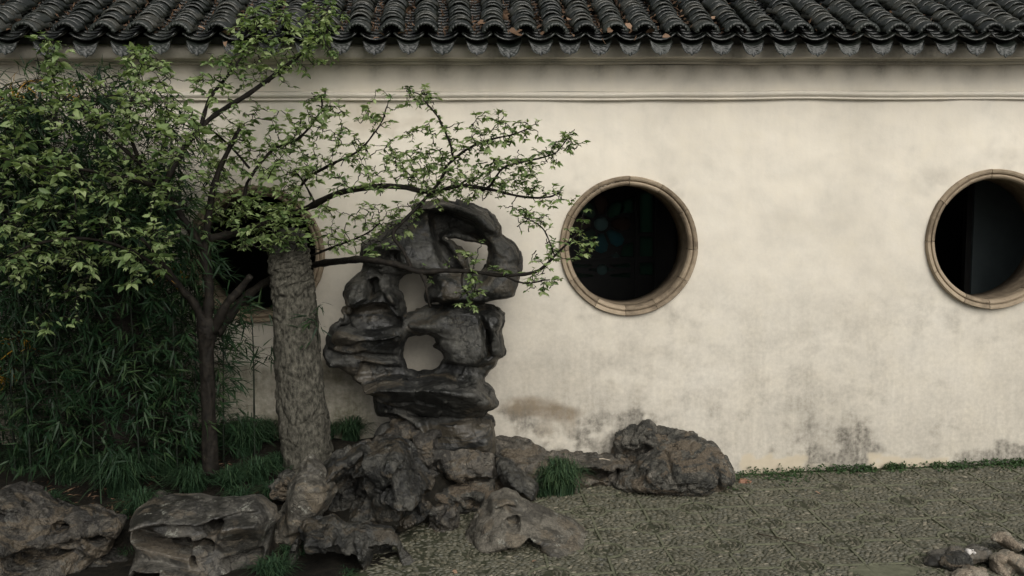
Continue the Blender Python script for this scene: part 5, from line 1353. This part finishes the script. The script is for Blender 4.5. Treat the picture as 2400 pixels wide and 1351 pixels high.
# ------------------------------------------------------------------ grass clumps
rg = np.random.default_rng(41)
def grass(px, py, rad_px, nb, label, Yg=None, h=1.0, zoff=None, tone=(0.1, 0.7), group=None, core=0.17):
    if zoff is None:
        g = PG(px, py, 0.22); g[1] = min(g[1], -0.06); z = bed_z(g[0], g[1])
    else: g = PG(px, py, zoff); z = zoff
    R = rad_px * mpp(g[1])
    acc_ = Acc()
    nseg = 5; tt_ = np.linspace(0, 1, nseg + 1)
    for k in range(nb):
        az = rg.uniform(0, 2 * math.pi); ln = R * rg.uniform(0.6, 1.15); rise = R * h * rg.uniform(0.6, 1.15)
        c0_ = rg.normal(0, R * core, 2)
        out = ln * (0.25 + 0.75 * rg.random())
        d = np.array([math.cos(az), math.sin(az)])
        p = np.stack([g[0] + c0_[0] + d[0] * out * tt_ ** 1.25, g[1] + c0_[1] + d[1] * out * tt_ ** 1.25, z - 0.02 + rise * (1.9 * tt_ - 1.35 * tt_ ** 2.1) * (1 - 0.25 * (out / R))], -1)
        wd = 0.0036 * rg.uniform(0.7, 1.3) * (1 - 0.8 * tt_ ** 2)
        s_ = np.stack([-d[1] * wd, d[0] * wd, wd * 0], -1)
        V = np.stack([p - s_, p + s_], 1).reshape(-1, 3)
        i = np.arange(nseg) * 2
        acc_.add(V, quads_to_tris(np.stack([i, i + 1, i + 3, i + 2], -1)), np.clip(rg.uniform(*tone) + 0.15 * np.repeat(tt_, 2), 0, 1))
    t = thing('grass_clump', (g[0], g[1], z), label, 'grass', group)
    acc_.build('blades', M_GRASS, t)['kind'] = 'stuff'
grass(1308, 1158, 92, 900, 'round green mound of long grass beside the shelf stone at the wall', zoff=0.0, h=1.45, tone=(0.25, 0.9))
grass(1268, 1165, 40, 130, 'thin trailing grass tuft between the dark pointed rock and the round mound', zoff=0.0, h=1.1)
for a in [(285, 1150, 105, 420, 'broad dark grass clump behind the gap between the two front left rocks'), (165, 1135, 80, 260, 'dark grass clump behind the brown pitted corner rock'), (60, 1120, 75, 220, 'dark grass clump at the left picture edge'),
          (455, 1145, 75, 260, 'dark grass clump just behind the smooth hollowed rock'), (420, 1065, 65, 200, 'dark grass clump left of the forked tree foot'), (575, 1095, 90, 300, 'dark grass clump between the forked tree and the cut trunk'),
          (350, 1080, 75, 220, 'shaded grass clump in front of the dark broad trunk'), (540, 1140, 60, 160, 'low grass clump at the upper right of the smooth hollowed rock'), (640, 1060, 55, 150, 'grass clump tucked beside the left foot of the cut trunk'),
          (640, 1150, 45, 140, 'low grass tuft above the pale slanting slab'), (835, 1040, 60, 200, 'grass clump between the cut trunk and the pedestal rock'), (800, 1010, 45, 120, 'small grass clump right of the cut trunk at the wall foot'),
          (240, 1050, 70, 180, 'grass clump in deep shade under the bamboo'), (120, 1060, 70, 180, 'far grass clump under the bamboo near the left edge'), (500, 1060, 55, 160, 'small grass clump behind the forked tree foot'), (560, 1030, 60, 150, 'shaded grass clump at the foot of the mossy wall'),
          (110, 1178, 60, 170, 'grass clump drooping over the back of the brown pitted rock'), (330, 1188, 70, 230, 'grass clump spilling into the gap left of the smooth hollowed rock'), (225, 1120, 70, 200, 'middle grass clump in front of the bamboo stems'), (390, 1120, 65, 190, 'grass clump between the broad clump and the forked tree'), (700, 1120, 40, 110, 'grass tuft at the front foot of the cut trunk'), (605, 1130, 65, 190, 'grass clump midway between forked trunk and cut trunk, nearer the rocks'), (655, 1112, 45, 130, 'short grass clump touching the left side of the cut trunk'), (560, 1160, 50, 140, 'low grass clump right behind the top of the smooth hollowed rock')]:
    grass(a[0], a[1], a[2] * 1.45, int(a[3] * 1.5), a[4], h=1.05, core=0.09)
grass(640, 1345, 85, 260, 'dark grass clump at the bottom edge left of the undercut rock', zoff=0.0, h=0.8)
grass(15, 1340, 60, 200, 'dark grass clump in the bottom left corner', zoff=0.0, h=0.8)
grass(690, 1300, 60, 180, 'dark grass tuft in the gap right of the smooth hollowed rock', zoff=0.0, h=0.9)
grass(300, 1300, 50, 150, 'small dark grass tuft in the gap between the two front left rocks', zoff=0.02, h=0.9)
grass(800, 1350, 60, 150, 'grass tuft in front of the undercut rock at the bottom edge', zoff=0.0, h=0.5)
grass(1150, 1030, 22, 70, 'thin grass tuft growing at the right side of the pedestal rock neck', zoff=0.28, h=1.6)

# weeds along the wall foot
wa = Acc(); P0, D0, U0, L0, W0 = [], [], [], [], []
rw_ = np.random.default_rng(51)
for (pa, pb, dens, dep) in ((1715, 1780, 130, 0.10), (1785, 1870, 260, 0.16), (1870, 1935, 90, 0.05), (1935, 2050, 320, 0.05), (2070, 2120, 190, 0.05), (2180, 2250, 190, 0.06), (2250, 2330, 160, 0.04), (2330, 2400, 330, 0.06), (1640, 1720, 120, 0.16), (2120, 2180, 40, 0.03)):
    for k in range(dens):
        px = rw_.uniform(pa, pb); x = P(px, 1100, -0.03)[0]
        y = -0.02 - abs(rw_.normal(0, dep)); z = ground_z(x) + max(0, rw_.normal(0.012, 0.012)) + (0.03 * rw_.random() if abs(y) < 0.06 else 0)
        for q_ in range(3):
            P0.append((x, y, z)); D0.append(rw_.normal(0, 1, 3) * (1, 1, 0.4) + (0, -0.2, 0.25)); U0.append(rw_.normal(0, 0.4, 3) + (0, -0.3, 1)); l_ = rw_.uniform(0.010, 0.022); L0.append(l_); W0.append(l_ * 1.1)
V, Fq = place_leaves(LT, LF, P0, D0, U0, L0, W0)
tag(obj('wall_weeds', V.reshape(-1, 3), Fq, M_WEED, None, True, tone=np.repeat(rw_.uniform(0, 1, len(P0)), len(LT))), 'low green weeds growing along the foot of the white wall', 'weeds', kind='stuff')

# ------------------------------------------------------------------ fallen things
rf = np.random.default_rng(61)
acc = Acc()
for i, (x, wd) in enumerate(vall):
    px = proj((x, EY, float(eave_z(x))))[0]
    amt = 1.0 if 820 < px < 1480 else (0.55 if px < 1700 else 0.10)
    for k in range(int(90 * amt)):
        u = rf.uniform(0.0, 1.15); c = np.array(roof_pt(x + rf.normal(0, 0.018), u, 0.060 + rf.uniform(0, 0.02), float(eave_z(x))))
        L = rf.uniform(0.008, 0.028); d = rf.normal(0, 1, 3); d /= np.linalg.norm(d); s_ = np.cross(d, rf.normal(0, 1, 3)); s_ /= np.linalg.norm(s_)
        acc.add([c - d * L, c + s_ * L * 0.25, c + d * L, c - s_ * L * 0.25 + (0, 0, 0.004)], [[0, 1, 2], [0, 2, 3]], rf.uniform(0.0, 0.6))
tag(acc.build('roof_litter', M_LITTER), 'brown needles and crumbs lying in the roof valleys', 'leaf litter', kind='stuff')
leaf_m = []
for k in range(5):
    v = LT * (1, 0.9, 1); v[:, 2] += 0.25 * v[:, 1] ** 2 * (1 + k) * 0.4 + 0.15 * np.sin(v[:, 0] * 3 + k)
    leaf_m.append(mesh_data('dry_leaf', v, LF, M_LITTER, True, tone=[0.6, 0.75, 0.9, 0.5, 0.98][k]))
def fallen(p, size, mesh_i, label, group=None, rot=None):
    o = bpy.data.objects.new('fallen_leaf', leaf_m[mesh_i]); COL.objects.link(o)
    o.location = [float(c) for c in p]; o.scale = (size,) * 3
    o.rotation_euler = rot if rot is not None else (rf.normal(0.4, 0.4), rf.normal(0, 0.4), rf.uniform(0, 6.28))
    tag(o, label, 'leaf', group)
for px, py in [(963, 22), (963, 65), (962, 72), (1045, 60), (1043, 70), (1118, 58), (1187, 27), (1188, 50), (1186, 8), (1197, 77), (1200, 83), (1262, 45), (1264, 72), (1268, 78), (1258, 25), (1256, 52), (1330, 70), (1328, 55), (1335, 62), (1332, 90), (1388, 30), (1390, 50), (1395, 80), (1403, 95), (1455, 95), (1465, 62), (1530, 70), (1600, 12), (1650, 44), (880, 60), (882, 82), (884, 96), (470, 70), (530, 87), (530, 104), (1540, 90), (1655, 45), (1730, 68)]:
    d = fwd * F_PX + rt * (px - CX) - upv * (py - CY)
    # meet the valley surface of the roof
    z0 = float(eave_z(0)); nrm = np.array([0, -sa_, ca_]); p0 = np.array(roof_pt(0, 0, 0.082, z0)); t = ((p0 - CAM) @ nrm) / (d @ nrm)
    p = CAM + d * t
    xi = min(vall, key=lambda v: abs(v[0] - p[0]))[0]
    p[0] = xi + rf.normal(0, 0.02)
    fallen(p + np.array([0, 0, 0.01]), rf.uniform(0.05, 0.095), int(rf.integers(0, 5)), 'dry curled tan leaf lying in a valley between roof tile rows', 'dry leaves in the roof valleys', (rf.normal(0.45, 0.3), rf.normal(0, 0.3), rf.uniform(0, 6.28)))
for px, py, k, lab in [(1255, 1307, 4, 'yellow fallen leaf on the paving near the bottom edge'), (1062, 1334, 2, 'orange fallen leaf at the bottom edge before the dark undercut rock'), (1288, 1280, 2, 'small tan leaf against the front of the low flat rock'), (1910, 1159, 2, 'tan leaf lying on the paving in front of the weeds')]:
    g = PG(px, py, 0.02); fallen((g[0], g[1], paving_z(g[0], g[1]) + 0.014), 0.045, k, lab, None, (0.1, 0.05, rf.uniform(0, 6)))
acc = Acc()
for k in range(380):
    px, py = rf.uniform(60, 720), rf.uniform(1110, 1190)
    if rf.random() < 0.5: px, py = rf.uniform(90, 350), rf.uniform(1150, 1200)
    g = PG(px, py, 0.20); z = bed_z(g[0], g[1]) + 0.006
    c = np.array([g[0], g[1], z]); L = rf.uniform(0.01, 0.045); a = rf.uniform(0, 6.28); d = np.array([math.cos(a), math.sin(a), rf.normal(0, 0.15)]); s_ = np.array([-d[1], d[0], 0.1])
    acc.add([c - d * L, c + s_ * L * 0.14 + (0, 0, 0.003), c + d * L, c - s_ * L * 0.14], [[0, 1, 2], [0, 2, 3]], rf.uniform(0.1, 0.8))
tag(acc.build('bed_litter', M_LITTER), 'dry bamboo leaves scattered over the dark soil of the bed', 'leaf litter', kind='stuff')

def stick(name, p0, p1, r, mat, label, cat, bend=0.01):
    a, b = np.array(p0), np.array(p1)
    V, Fq = tube(smoothline([a, (a * 0.6 + b * 0.4) + (0, bend, 0.003), b], 10), np.linspace(r, r * 0.6, 10), 6)
    tag(obj(name, V, Fq, mat, None, True), label, cat)
a, b = PG(1775, 1262), PG(1920, 1297)
stick('fallen_twig', (a[0], a[1], paving_z(a[0], a[1]) + 0.016), (b[0], b[1], paving_z(b[0], b[1]) + 0.016), 0.004, M_TWIG, 'dark thin twig lying across the pebble paving', 'twig')
a, b = P(1404, 1076, -0.40), P(1430, 1079, -0.40)
stick('pale_stick', a, b, 0.004, M_PALETWIG, 'short pale stick lying on the shelf stone', 'twig', 0.004)
g = PG(1745, 1130, 0.02)
sculpt('brick_chip', [(1730, 1132), (1733, 1124), (1748, 1122), (1762, 1128), (1758, 1134), (1742, 1136)], float(g[1]), 0.03, M_BRICKCHIP, 'orange broken brick chip in the weeds beside the boulder', (), (), w=0.015, vox=0.004, ridge=0.002, rk=20, seed=33, cat='brick', edge=0.002, facet=(0.02, 0.002), fine=0.0)
